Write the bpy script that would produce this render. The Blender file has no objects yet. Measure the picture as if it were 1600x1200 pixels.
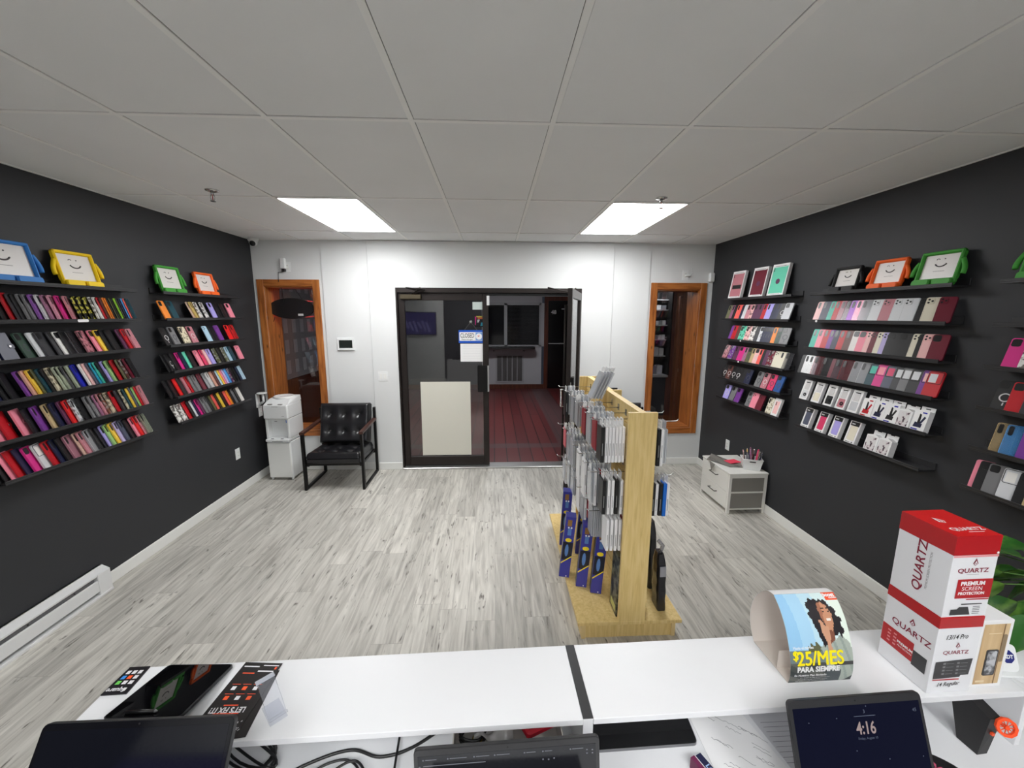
import bpy, math, random
from mathutils import Matrix, Vector, Euler
random.seed(7)
C = bpy.context.scene.collection
S = bpy.context.scene
PI = math.pi
R = math.radians
# ------------------------------------------------------------------ camera, world, exposure
cd = bpy.data.cameras.new('camera'); cam = bpy.data.objects.new('camera', cd); C.objects.link(cam)
cd.sensor_fit = 'HORIZONTAL'; cd.sensor_width = 36.0; cd.lens = 631.161 / 1600 * 36.0
cd.clip_start = 0.02; cd.clip_end = 60
_p, _r, _y = 0.1695, 0.0022, -0.045
_f = Vector((-math.sin(_y)*math.cos(_p), math.cos(_y)*math.cos(_p), -math.sin(_p)))
_rt = Vector((math.cos(_y), math.sin(_y), 0)); _up = _rt.cross(_f)
_rt, _up = _rt*math.cos(_r)+_up*math.sin(_r), -_rt*math.sin(_r)+_up*math.cos(_r)
cam.matrix_world = Matrix(((_rt.x,_up.x,-_f.x,0),(_rt.y,_up.y,-_f.y,0),(_rt.z,_up.z,-_f.z,1.880),(0,0,0,1)))
S.camera = cam
S.view_settings.view_transform = 'Standard'; S.view_settings.look = 'None'
S.view_settings.gamma = 1.0; S.view_settings.use_curve_mapping = False
S.view_settings.exposure = 1.38
S.cycles.diffuse_bounces = 8; S.cycles.max_bounces = 14; S.cycles.transparent_max_bounces = 16
LAMP = 7.7            # brightness of the ceiling panels
w = bpy.data.worlds.new('world'); S.world = w; w.use_nodes = True
w.node_tree.nodes['Background'].inputs[0].default_value = (0.02, 0.022, 0.03, 1)
w.node_tree.nodes['Background'].inputs[1].default_value = 0.3
# ------------------------------------------------------------------ room numbers (metres)
XL, XR, YW, YR, H = -2.716, 2.610, 4.834, -2.25, 2.699
GX0, TX = -0.9584, 0.6096      # ceiling grid
GY0, TY = 1.918, 1.204
# ------------------------------------------------------------------ materials
MATS = {}
def lin(c): return tuple((v/12.92 if v <= 0.04045 else ((v+0.055)/1.055)**2.4) for v in c)
def s8(*c): return lin(tuple(v/255 for v in c))
def nm(name):
    m = bpy.data.materials.new(name); m.use_nodes = True
    return m, m.node_tree, m.node_tree.nodes, m.node_tree.links, m.node_tree.nodes['Principled BSDF']
def mat(name, col=(0.5,0.5,0.5), rough=0.5, metal=0.0, emis=None, es=1.0, spec=0.5, alpha=1.0, coat=0.0, bump=0.0, bscale=200):
    if name in MATS: return MATS[name]
    m, t, N, L, b = nm(name)
    b.inputs['Base Color'].default_value = (*col, 1); b.inputs['Roughness'].default_value = rough
    b.inputs['Metallic'].default_value = metal; b.inputs['Specular IOR Level'].default_value = spec
    b.inputs['Alpha'].default_value = alpha; b.inputs['Coat Weight'].default_value = coat
    if emis: b.inputs['Emission Color'].default_value = (*emis, 1); b.inputs['Emission Strength'].default_value = es
    tc = N.new('ShaderNodeTexCoord'); no = N.new('ShaderNodeTexNoise'); no.inputs['Scale'].default_value = bscale
    L.new(tc.outputs['Object'], no.inputs['Vector'])
    if bump > 0:
        bm = N.new('ShaderNodeBump'); bm.inputs['Strength'].default_value = bump; bm.inputs['Distance'].default_value = 0.001
        L.new(no.outputs['Fac'], bm.inputs['Height']); L.new(bm.outputs['Normal'], b.inputs['Normal'])
    else:   # faint unevenness of the sheen
        mr = N.new('ShaderNodeMapRange'); mr.inputs['To Min'].default_value = max(0.02, rough-0.04); mr.inputs['To Max'].default_value = min(1, rough+0.04)
        L.new(no.outputs['Fac'], mr.inputs['Value']); L.new(mr.outputs['Result'], b.inputs['Roughness'])
    MATS[name] = m; return m
def noise_mix(name, c1, c2, scale=(1,1,1), nscale=10, lo=0.4, hi=0.6, rough=0.5, detail=4, metal=0.0, c3=None, voronoi=False, alpha=1.0):
    if name in MATS: return MATS[name]
    m, t, N, L, b = nm(name)
    tc = N.new('ShaderNodeTexCoord'); mp = N.new('ShaderNodeMapping'); mp.inputs['Scale'].default_value = scale
    L.new(tc.outputs['Object'], mp.inputs['Vector'])
    if voronoi:
        no = N.new('ShaderNodeTexVoronoi'); no.inputs['Scale'].default_value = nscale; out = no.outputs['Color']
    else:
        no = N.new('ShaderNodeTexNoise'); no.inputs['Scale'].default_value = nscale; no.inputs['Detail'].default_value = detail; out = no.outputs['Fac']
    L.new(mp.outputs['Vector'], no.inputs['Vector'])
    cr = N.new('ShaderNodeValToRGB'); e = cr.color_ramp.elements
    e[0].position = lo; e[0].color = (*c1, 1); e[1].position = hi; e[1].color = (*c2, 1)
    if c3: q = e.new((lo+hi)/2); q.color = (*c3, 1)
    L.new(out, cr.inputs['Fac']); L.new(cr.outputs['Color'], b.inputs['Base Color'])
    b.inputs['Roughness'].default_value = rough; b.inputs['Metallic'].default_value = metal; b.inputs['Alpha'].default_value = alpha
    MATS[name] = m; return m
def glassy(name, tint=(1,1,1), body=0.0, bodycol=(0.5,0.5,0.5), ior=1.5, rough=0.02):
    """thin clear sheet: mostly lets light through, mirrors by Fresnel, with a little body colour"""
    if name in MATS: return MATS[name]
    m, t, N, L, b = nm(name)
    N.remove(b); out = [n for n in N if n.type == 'OUTPUT_MATERIAL'][0]
    tr = N.new('ShaderNodeBsdfTransparent'); tr.inputs[0].default_value = (*tint, 1)
    gl = N.new('ShaderNodeBsdfGlossy'); gl.inputs['Roughness'].default_value = rough
    lw = N.new('ShaderNodeLayerWeight'); lw.inputs['Blend'].default_value = 0.5
    pw = N.new('ShaderNodeMath'); pw.operation = 'POWER'; pw.inputs[1].default_value = 5.0; L.new(lw.outputs['Facing'], pw.inputs[0])
    fr = N.new('ShaderNodeMapRange'); fr.inputs['To Min'].default_value = ((ior-1)/(ior+1))**2; fr.inputs['To Max'].default_value = 0.9; L.new(pw.outputs[0], fr.inputs['Value'])
    mx = N.new('ShaderNodeMixShader'); L.new(fr.outputs[0], mx.inputs[0]); 
    if body > 0:
        df = N.new('ShaderNodeBsdfDiffuse'); df.inputs[0].default_value = (*bodycol, 1)
        m2 = N.new('ShaderNodeMixShader'); m2.inputs[0].default_value = body
        L.new(tr.outputs[0], m2.inputs[1]); L.new(df.outputs[0], m2.inputs[2]); L.new(m2.outputs[0], mx.inputs[1])
    else: L.new(tr.outputs[0], mx.inputs[1])
    L.new(gl.outputs[0], mx.inputs[2]); L.new(mx.outputs[0], out.inputs[0])
    MATS[name] = m; return m
def wood(name, c1, c2, c3, axis='z', rough=0.45, knots=True, sc=1.0):
    if name in MATS: return MATS[name]
    m, t, N, L, b = nm(name)
    tc = N.new('ShaderNodeTexCoord'); mp = N.new('ShaderNodeMapping')
    s = {'z': (18*sc,18*sc,1.4*sc), 'x': (1.4*sc,18*sc,18*sc), 'y': (18*sc,1.4*sc,18*sc)}[axis]
    mp.inputs['Scale'].default_value = s; L.new(tc.outputs['Object'], mp.inputs['Vector'])
    no = N.new('ShaderNodeTexNoise'); no.inputs['Scale'].default_value = 2.2; no.inputs['Detail'].default_value = 6; no.inputs['Distortion'].default_value = 0.6
    L.new(mp.outputs['Vector'], no.inputs['Vector'])
    cr = N.new('ShaderNodeValToRGB'); e = cr.color_ramp.elements
    e[0].position = 0.3; e[0].color = (*c1, 1); e[1].position = 0.72; e[1].color = (*c3, 1); q = e.new(0.5); q.color = (*c2, 1)
    L.new(no.outputs['Fac'], cr.inputs['Fac'])
    col = cr.outputs['Color']
    if knots:
        m2 = N.new('ShaderNodeMapping'); s2 = {'z': (9,9,3.6), 'x': (3.6,9,9), 'y': (9,3.6,9)}[axis]
        m2.inputs['Scale'].default_value = s2; L.new(tc.outputs['Object'], m2.inputs['Vector'])
        vo = N.new('ShaderNodeTexVoronoi'); vo.inputs['Scale'].default_value = 1.0; L.new(m2.outputs['Vector'], vo.inputs['Vector'])
        k = N.new('ShaderNodeMapRange'); k.inputs['From Min'].default_value = 0.05; k.inputs['From Max'].default_value = 0.13
        k.inputs['To Min'].default_value = 1; k.inputs['To Max'].default_value = 0
        L.new(vo.outputs['Distance'], k.inputs['Value'])
        mx = N.new('ShaderNodeMix'); mx.data_type = 'RGBA'; L.new(k.outputs['Result'], mx.inputs['Factor'])
        L.new(col, mx.inputs['A']); mx.inputs['B'].default_value = (c1[0]*0.25, c1[1]*0.2, c1[2]*0.2, 1); col = mx.outputs['Result']
    L.new(col, b.inputs['Base Color']); b.inputs['Roughness'].default_value = rough
    MATS[name] = m; return m
# ------------------------------------------------------------------ mesh collector
_TXT = {}
def text_mesh(s, bold=0.0):
    k = (s, bold)
    if k not in _TXT:
        cu = bpy.data.curves.new('t', 'FONT'); cu.body = s; cu.size = 1.0; cu.align_x = 'CENTER'; cu.align_y = 'CENTER'
        cu.offset = bold; cu.resolution_u = 3; cu.fill_mode = 'FRONT'
        o = bpy.data.objects.new('t', cu)
        me = bpy.data.meshes.new_from_object(o)
        V = [tuple(v.co) for v in me.vertices]; F = [tuple(p.vertices) for p in me.polygons]
        bpy.data.objects.remove(o); bpy.data.curves.remove(cu); bpy.data.meshes.remove(me)
        xs = [v[0] for v in V] or [0]; ys = [v[1] for v in V] or [0]
        cx, cy = (min(xs)+max(xs))/2, (min(ys)+max(ys))/2
        _TXT[k] = ([(v[0]-cx, v[1]-cy, 0) for v in V], F, max(xs)-min(xs), max(ys)-min(ys))
    return _TXT[k]
class MB:
    def __init__(self): self.V = []; self.F = []; self.M = []; self.mats = []; self.T = Matrix.Identity(4); self.sm = []
    def mi(self, m):
        if m not in self.mats: self.mats.append(m)
        return self.mats.index(m)
    def add(self, V, F, m, smooth=False):
        n = len(self.V); T = self.T
        self.V += [tuple(T @ Vector(v)) for v in V]
        k = self.mi(m)
        for f in F: self.F.append(tuple(n+i for i in f)); self.M.append(k); self.sm.append(smooth)
        return self
    def box(self, x0, x1, y0, y1, z0, z1, m, b=0.0):
        if b <= 0:
            V = [(x0,y0,z0),(x1,y0,z0),(x1,y1,z0),(x0,y1,z0),(x0,y0,z1),(x1,y0,z1),(x1,y1,z1),(x0,y1,z1)]
            return self.add(V, [(0,3,2,1),(4,5,6,7),(0,1,5,4),(1,2,6,5),(2,3,7,6),(3,0,4,7)], m)
        b = min(b, (x1-x0)/2.01, (y1-y0)/2.01, (z1-z0)/2.01)
        V = []; idx = {}
        for ix, (xa, xb) in enumerate(((x0, x0+b), (x1, x1-b))):
            for iy, (ya, yb) in enumerate(((y0, y0+b), (y1, y1-b))):
                for iz, (za, zb) in enumerate(((z0, z0+b), (z1, z1-b))):
                    idx[ix,iy,iz] = len(V); V += [(xa,yb,zb),(xb,ya,zb),(xb,yb,za)]
        i = lambda a,bb,c,k: idx[a,bb,c]+k
        F = []
        for ix in (0,1):
            q = [i(ix,0,0,0),i(ix,1,0,0),i(ix,1,1,0),i(ix,0,1,0)]; F.append(q if ix else q[::-1])
        for iy in (0,1):
            q = [i(0,iy,0,1),i(1,iy,0,1),i(1,iy,1,1),i(0,iy,1,1)]; F.append(q[::-1] if iy else q)
        for iz in (0,1):
            q = [i(0,0,iz,2),i(1,0,iz,2),i(1,1,iz,2),i(0,1,iz,2)]; F.append(q if iz else q[::-1])
        for iy in (0,1):
            for iz in (0,1): F.append([i(0,iy,iz,1),i(1,iy,iz,1),i(1,iy,iz,2),i(0,iy,iz,2)][::(1 if iy==iz else -1)])
        for ix in (0,1):
            for iz in (0,1): F.append([i(ix,0,iz,0),i(ix,1,iz,0),i(ix,1,iz,2),i(ix,0,iz,2)][::(-1 if ix==iz else 1)])
        for ix in (0,1):
            for iy in (0,1): F.append([i(ix,iy,0,0),i(ix,iy,1,0),i(ix,iy,1,1),i(ix,iy,0,1)][::(1 if ix==iy else -1)])
        for ix in (0,1):
            for iy in (0,1):
                for iz in (0,1):
                    q = [idx[ix,iy,iz]+k for k in range(3)]; F.append(q if (ix+iy+iz)%2 else q[::-1])
        return self.add(V, F, m)
    def cyl(self, c, r, h, m, axis='z', n=16, r2=None, smooth=True):
        r2 = r if r2 is None else r2
        V = []; 
        for k, rr in ((0, r), (1, r2)):
            for j in range(n):
                a = 2*PI*j/n; u, v = rr*math.cos(a), rr*math.sin(a); d = h*k
                V.append({'z': (c[0]+u, c[1]+v, c[2]+d), 'x': (c[0]+d, c[1]+u, c[2]+v), 'y': (c[0]+v, c[1]+d, c[2]+u)}[axis])
        self.add(V, [(j,(j+1)%n,n+(j+1)%n,n+j) for j in range(n)], m, smooth)
        k = len(self.V)-2*n; mi = self.mi(m)
        for f in (tuple(k+j for j in range(n))[::-1], tuple(k+n+j for j in range(n))): self.F.append(f); self.M.append(mi); self.sm.append(False)
        return self
    def prism(self, pts, y0, y1, m, inset=0.0, smooth=False):
        """outline in x,z; front at y0 (towards -y), back at y1"""
        n = len(pts)
        cx = sum(p[0] for p in pts)/n; cz = sum(p[1] for p in pts)/n
        rings = [(y1, 0)]
        if inset > 0: rings += [(y0+inset, 0), (y0, inset)]
        else: rings += [(y0, 0)]
        V = []
        for y, ins in rings:
            for (x, z) in pts:
                dx, dz = x-cx, z-cz; l = math.hypot(dx, dz) or 1
                V.append((x-dx/l*ins, y, z-dz/l*ins))
        k = len(rings)
        F = []
        for a in range(k-1):
            for j in range(n): F.append((a*n+j, a*n+(j+1)%n, (a+1)*n+(j+1)%n, (a+1)*n+j))
        self.add(V, F, m, smooth)
        b = len(self.V)-k*n; mi = self.mi(m)
        for f in (tuple(b+j for j in range(n)), tuple(b+(k-1)*n+j for j in range(n))[::-1]): self.F.append(f); self.M.append(mi); self.sm.append(False)
        return self
    def tube(self, path, r, m, n=8, closed=False):
        P = [Vector(p) for p in path]; V = []; up = None
        for i, p in enumerate(P):
            a = P[(i-1) % len(P)] if (i > 0 or closed) else p; b = P[(i+1) % len(P)] if (i < len(P)-1 or closed) else p
            d = (b-a).normalized() if (b-a).length > 1e-9 else Vector((0,0,1))
            if up is None: up = Vector((0,0,1)) if abs(d.z) < 0.9 else Vector((1,0,0))
            s = d.cross(up).normalized(); up = s.cross(d).normalized()
            for j in range(n):
                t = 2*PI*j/n; V.append(tuple(p + s*(r*math.cos(t)) + up*(r*math.sin(t))))
        L = len(P); F = []
        for i in range(L if closed else L-1):
            for j in range(n): F.append((i*n+j, i*n+(j+1)%n, ((i+1)%L)*n+(j+1)%n, ((i+1)%L)*n+j))
        self.add(V, F, m, True)
        if not closed:
            b = len(self.V)-L*n; mi = self.mi(m)
            for f in (tuple(b+j for j in range(n))[::-1], tuple(b+(L-1)*n+j for j in range(n))): self.F.append(f); self.M.append(mi); self.sm.append(False)
        return self
    def lathe(self, prof, m, c=(0,0,0), n=24):
        V = []; 
        for (r, z) in prof:
            for j in range(n): a = 2*PI*j/n; V.append((c[0]+r*math.cos(a), c[1]+r*math.sin(a), c[2]+z))
        F = []
        for i in range(len(prof)-1):
            for j in range(n): F.append((i*n+j, i*n+(j+1)%n, (i+1)*n+(j+1)%n, (i+1)*n+j))
        return self.add(V, F, m, True)
    def ring(self, c, r0, r1, t, m, n=24, a0=0, a1=2*PI):
        """flat ring in the x,z plane standing t proud towards -y"""
        V = []; full = abs(a1-a0-2*PI) < 1e-6; k = n if full else n+1
        for j in range(k):
            a = a0+(a1-a0)*j/n; co, si = math.cos(a), math.sin(a)
            for (rr, y) in ((r0,0),(r0,-t),(r1,-t),(r1,0)): V.append((c[0]+rr*co, c[1]+y, c[2]+rr*si))
        F = []
        for j in range(n):
            p, q = j*4, ((j+1)%k)*4
            F += [(p+1,q+1,q,p)[::1], (p+2,q+2,q+1,p+1), (p+3,q+3,q+2,p+2)]
        return self.add(V, F, m)
    def text(self, s, size, M, m, bold=0.0, squeeze=1.0, shear=0.0, fn=None):
        """letters in the x,z plane facing -y, centred on the origin of M"""
        V, F, w_, h_ = text_mesh(s, bold)
        W = [(v[0]*size*squeeze + v[1]*size*shear, 0.0, v[1]*size) for v in V]
        W = [tuple(M @ Vector(v)) for v in W]
        if fn: W = [fn(v) for v in W]
        return self.add(W, F, m)
    def quadgrid(self, fn, nu, nv, m, smooth=True):
        V = [fn(i/nu, j/nv) for j in range(nv+1) for i in range(nu+1)]
        F = [(j*(nu+1)+i, j*(nu+1)+i+1, (j+1)*(nu+1)+i+1, (j+1)*(nu+1)+i) for j in range(nv) for i in range(nu)]
        return self.add(V, F, m, smooth)
    def mesh(self, name):
        me = bpy.data.meshes.new(name); me.from_pydata(self.V, [], self.F)
        for m in self.mats: me.materials.append(m)
        me.polygons.foreach_set('material_index', self.M); me.polygons.foreach_set('use_smooth', self.sm); me.update()
        return me
    def build(self, name, parent=None, loc=None, rot=None):
        o = bpy.data.objects.new(name, self.mesh(name)); C.objects.link(o)
        if parent: o.parent = parent
        if loc: o.location = loc
        if rot: o.rotation_euler = rot
        return o
def T(x=0, y=0, z=0): return Matrix.Translation((x, y, z))
def RZ(a): return Matrix.Rotation(a, 4, 'Z')
def RX(a): return Matrix.Rotation(a, 4, 'X')
def RY(a): return Matrix.Rotation(a, 4, 'Y')
def tag(o, label=None, cat=None, group=None, kind=None):
    if label: o['label'] = label
    if cat: o['category'] = cat
    if group: o['group'] = group
    if kind: o['kind'] = kind
    return o
def thing(name, label, cat, M=None, group=None):
    o = bpy.data.objects.new(name, None); C.objects.link(o); o.empty_display_size = 0.05
    if M is not None: o.matrix_world = M
    return tag(o, label, cat, group)
def struct(mb, name): return tag(mb.build(name), kind='structure')
def copy_tree(o, parent=None):
    c = o.copy(); C.objects.link(c)
    if parent: c.parent = parent
    for ch in list(o.children): copy_tree(ch, c)
    return c
def paint(o, m, slot=0):
    o.material_slots[slot].link = 'OBJECT'; o.material_slots[slot].material = m
def rrect(x0, x1, z0, z1, r, n=4):
    P = []
    for (cx, cz, a) in ((x1-r,z1-r,0),(x0+r,z1-r,PI/2),(x0+r,z0+r,PI),(x1-r,z0+r,3*PI/2)):
        for k in range(n+1): t = a+PI/2*k/n; P.append((cx+r*math.cos(t), cz+r*math.sin(t)))
    return P
def ordn(n):
    return ['zeroth','first','second','third','fourth','fifth','sixth','seventh','eighth','ninth','tenth','eleventh','twelfth','thirteenth','fourteenth','fifteenth','sixteenth','seventeenth','eighteenth','nineteenth','twentieth','twenty-first','twenty-second','twenty-third','twenty-fourth','twenty-fifth','twenty-sixth','twenty-seventh','twenty-eighth','twenty-ninth','thirtieth','thirty-first','thirty-second','thirty-third','thirty-fourth','thirty-fifth','thirty-sixth'][n]
# common materials
white_paint = mat('white_wall_paint', s8(219,221,221), 0.6, bump=0.15, bscale=260)
char_paint = mat('charcoal_wall_paint', s8(49,50,53), 0.55, spec=0.35, bump=0.1, bscale=300)
trim_white = mat('white_trim_gloss', s8(232,233,230), 0.3)
white_lam = mat('white_laminate', s8(226,227,229), 0.35)
white_card = mat('white_card', s8(236,236,236), 0.5)
white_pl = mat('white_plastic', s8(230,232,232), 0.35)
grey_pl = mat('grey_plastic', s8(120,120,122), 0.45)
black_pl = mat('black_plastic', s8(22,22,23), 0.35)
black_lam = mat('black_laminate', s8(38,38,40), 0.5)
black_metal = mat('black_metal', s8(28,27,27), 0.4, 0.6)
bronze = mat('dark_bronze_aluminium', s8(44,38,36), 0.38, 0.5)
chrome = mat('chrome', s8(200,200,200), 0.18, 1.0)
dark_ink = mat('black_ink', s8(24,24,26), 0.5)
# ------------------------------------------------------------------ floor, walls, ceiling
def floor_mat():
    m, t, N, L, b = nm('grey_vinyl_planks')
    tc = N.new('ShaderNodeTexCoord'); se = N.new('ShaderNodeSeparateXYZ'); L.new(tc.outputs['Object'], se.inputs[0])
    co = N.new('ShaderNodeCombineXYZ'); L.new(se.outputs['X'], co.inputs['Y'])
    dv = N.new('ShaderNodeMath'); dv.operation = 'DIVIDE'; dv.inputs[1].default_value = 0.18; L.new(se.outputs['X'], dv.inputs[0])
    fl = N.new('ShaderNodeMath'); fl.operation = 'FLOOR'; L.new(dv.outputs[0], fl.inputs[0])
    wn = N.new('ShaderNodeTexWhiteNoise'); wn.noise_dimensions = '1D'; L.new(fl.outputs[0], wn.inputs['W'])
    sh = N.new('ShaderNodeMath'); sh.operation = 'MULTIPLY_ADD'; sh.inputs[1].default_value = 1.22; L.new(wn.outputs['Value'], sh.inputs[0]); L.new(se.outputs['Y'], sh.inputs[2]); L.new(sh.outputs[0], co.inputs['X'])
    br = N.new('ShaderNodeTexBrick'); br.offset = 0.0; br.offset_frequency = 2
    br.inputs['Scale'].default_value = 1.0; br.inputs['Brick Width'].default_value = 1.22; br.inputs['Row Height'].default_value = 0.18
    br.inputs['Mortar Size'].default_value = 0.0009; br.inputs['Mortar Smooth'].default_value = 0.3; br.inputs['Bias'].default_value = 0.0
    br.inputs['Color1'].default_value = (0, 0, 0, 1); br.inputs['Color2'].default_value = (1, 1, 1, 1); br.inputs['Mortar'].default_value = (0.5, 0.5, 0.5, 1)
    L.new(co.outputs[0], br.inputs['Vector'])
    # offset the grain plank by plank
    off = N.new('ShaderNodeVectorMath'); off.operation = 'SCALE'; off.inputs['Scale'].default_value = 7.0; L.new(br.outputs['Color'], off.inputs[0])
    ad = N.new('ShaderNodeVectorMath'); ad.operation = 'ADD'; L.new(co.outputs[0], ad.inputs[0]); L.new(off.outputs[0], ad.inputs[1])
    def noise(sx, sy, sc, det, dist=0.0):
        mp = N.new('ShaderNodeMapping'); mp.inputs['Scale'].default_value = (sx, sy, 1); L.new(ad.outputs[0], mp.inputs['Vector'])
        n = N.new('ShaderNodeTexNoise'); n.inputs['Scale'].default_value = sc; n.inputs['Detail'].default_value = det; n.inputs['Distortion'].default_value = dist
        L.new(mp.outputs[0], n.inputs['Vector']); return n.outputs['Fac']
    g = noise(1.3, 15, 2.0, 8, 0.9)
    cr = N.new('ShaderNodeValToRGB'); e = cr.color_ramp.elements
    e[0].position = 0.28; e[0].color = (*s8(160,156,149), 1); e[1].position = 0.70; e[1].color = (*s8(214,211,203), 1)
    q = e.new(0.48); q.color = (*s8(192,189,181), 1); L.new(g, cr.inputs['Fac'])
    # dark broken knots / cracks stretched along the plank
    kn = noise(3.4, 13, 1.6, 3, 1.2)
    kr = N.new('ShaderNodeMapRange'); kr.inputs['From Min'].default_value = 0.60; kr.inputs['From Max'].default_value = 0.69; L.new(kn, kr.inputs['Value'])
    k2 = noise(4, 34, 2.0, 3, 0.5); kr2 = N.new('ShaderNodeMapRange'); kr2.inputs['From Min'].default_value = 0.45; kr2.inputs['From Max'].default_value = 0.62; L.new(k2, kr2.inputs['Value'])
    mu = N.new('ShaderNodeMath'); mu.operation = 'MULTIPLY'; L.new(kr.outputs[0], mu.inputs[0]); L.new(kr2.outputs[0], mu.inputs[1])
    mx = N.new('ShaderNodeMix'); mx.data_type = 'RGBA'; L.new(mu.outputs[0], mx.inputs['Factor']); L.new(cr.outputs['Color'], mx.inputs['A']); mx.inputs['B'].default_value = (*s8(110,105,99), 1)
    # plank tone
    hv = N.new('ShaderNodeHueSaturation'); pr = N.new('ShaderNodeMapRange'); pr.inputs['To Min'].default_value = 0.86; pr.inputs['To Max'].default_value = 1.10
    L.new(br.outputs['Color'], pr.inputs['Value']); L.new(pr.outputs[0], hv.inputs['Value']); L.new(mx.outputs['Result'], hv.inputs['Color'])
    m3 = N.new('ShaderNodeMix'); m3.data_type = 'RGBA'; L.new(br.outputs['Fac'], m3.inputs['Factor']); L.new(hv.outputs[0], m3.inputs['A']); m3.inputs['B'].default_value = (*s8(146,142,135), 1)
    L.new(m3.outputs['Result'], b.inputs['Base Color']); b.inputs['Roughness'].default_value = 0.5; b.inputs['Specular IOR Level'].default_value = 0.35
    return m
fm = floor_mat()
f = MB(); f.box(XL-0.1, XR+0.1, YR-0.1, 4.86, -0.1, 0, fm); struct(f, 'floor')
def tile_mat():
    m, t, N, L, b = nm('red_brown_plank_tile')
    tc = N.new('ShaderNodeTexCoord'); se = N.new('ShaderNodeSeparateXYZ'); L.new(tc.outputs['Object'], se.inputs[0])
    co = N.new('ShaderNodeCombineXYZ'); L.new(se.outputs['Y'], co.inputs['X']); L.new(se.outputs['X'], co.inputs['Y'])
    br = N.new('ShaderNodeTexBrick'); br.inputs['Scale'].default_value = 1; br.inputs['Brick Width'].default_value = 5.0; br.inputs['Row Height'].default_value = 0.17
    br.inputs['Mortar Size'].default_value = 0.007; br.inputs['Color1'].default_value = (*s8(112,50,50), 1); br.inputs['Color2'].default_value = (*s8(96,42,44), 1); br.inputs['Mortar'].default_value = (*s8(40,26,26), 1)
    L.new(co.outputs[0], br.inputs['Vector'])
    # pale grey border bands
    a = N.new('ShaderNodeMath'); a.operation = 'GREATER_THAN'; L.new(se.outputs['X'], a.inputs[0]); a.inputs[1].default_value = 0.95
    a2 = N.new('ShaderNodeMath'); a2.operation = 'LESS_THAN'; L.new(se.outputs['X'], a2.inputs[0]); a2.inputs[1].default_value = 1.35
    a3 = N.new('ShaderNodeMath'); a3.operation = 'MULTIPLY'; L.new(a.outputs[0], a3.inputs[0]); L.new(a2.outputs[0], a3.inputs[1])
    c1 = N.new('ShaderNodeMath'); c1.operation = 'GREATER_THAN'; L.new(se.outputs['Y'], c1.inputs[0]); c1.inputs[1].default_value = 5.55
    c2 = N.new('ShaderNodeMath'); c2.operation = 'LESS_THAN'; L.new(se.outputs['Y'], c2.inputs[0]); c2.inputs[1].default_value = 5.75
    c3 = N.new('ShaderNodeMath'); c3.operation = 'MULTIPLY'; L.new(c1.outputs[0], c3.inputs[0]); L.new(c2.outputs[0], c3.inputs[1])
    mxx = N.new('ShaderNodeMath'); mxx.operation = 'MAXIMUM'; L.new(a3.outputs[0], mxx.inputs[0]); L.new(c3.outputs[0], mxx.inputs[1])
    ml = N.new('ShaderNodeMath'); ml.operation = 'MULTIPLY'; ml.inputs[1].default_value = 0.55; L.new(mxx.outputs[0], ml.inputs[0])
    mx = N.new('ShaderNodeMix'); mx.data_type = 'RGBA'; L.new(ml.outputs[0], mx.inputs['Factor']); L.new(br.outputs['Color'], mx.inputs['A']); mx.inputs['B'].default_value = (*s8(96,86,88), 1)
    L.new(mx.outputs['Result'], b.inputs['Base Color']); b.inputs['Roughness'].default_value = 0.4
    return m
f = MB(); f.box(-4.2, 4.2, 4.90, 10.4, -0.1, 0, tile_mat()); struct(f, 'floor')
wl = MB(); wl.box(XL-0.15, XL, YR-0.15, 5.0, -0.1, H+0.1, char_paint); struct(wl, 'wall_left')
wl = MB(); wl.box(XR, XR+0.15, YR-0.15, 5.0, -0.1, H+0.1, char_paint); struct(wl, 'wall_right')
wl = MB(); wl.box(XL, XR, YR-0.15, YR, -0.1, H+0.1, white_paint); wl.box(-1.45, XR, YR, YR+0.012, 0, H, char_paint); struct(wl, 'wall_rear')
# back wall: openings for the door and the two tall windows
YB = 5.134
WLx0, WLx1, WLz0, WLz1 = -2.606, -2.060, 0.505, 2.196
WRx0, WRx1, WRz0, WRz1 = 1.937, 2.465, 0.485, 2.184
DX0, DX1, DZ1 = -1.128, 1.034, 2.186
bw = MB()
def seg(x0, x1, y0, z0=0, z1=H): bw.box(x0, x1, y0, YB, z0, z1, white_paint)
seg(XL, WLx0, YW); seg(WLx1, -1.947, YW); seg(WLx0, WLx1, YW, 0, WLz0); seg(WLx0, WLx1, YW, WLz1, H)
bw.box(-1.947, -1.429, YW, YB, 0, H, white_paint); bw.box(-1.943, -1.432, YW-0.018, YW, 0, H, white_paint)
bw.box(-1.429, DX0, YW-0.012, YB, 0, H, white_paint); bw.box(-1.425, DX0, YW-0.034, YW-0.012, 0, H, white_paint); bw.box(DX1, 1.403, YW-0.012, YB, 0, H, white_paint); bw.box(DX1, 1.399, YW-0.034, YW-0.012, 0, H, white_paint); seg(DX0, DX1, YW-0.034, DZ1, H)
bw.box(1.403, 1.840, YW, YB, 0, H, white_paint); bw.box(1.406, 1.836, YW-0.018, YW, 0, H, white_paint)
seg(1.840, WRx0, YW); seg(WRx1, XR, YW); seg(WRx0, WRx1, YW, 0, WRz0); seg(WRx0, WRx1, YW, WRz1, H)
struct(bw, 'wall_back')
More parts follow.
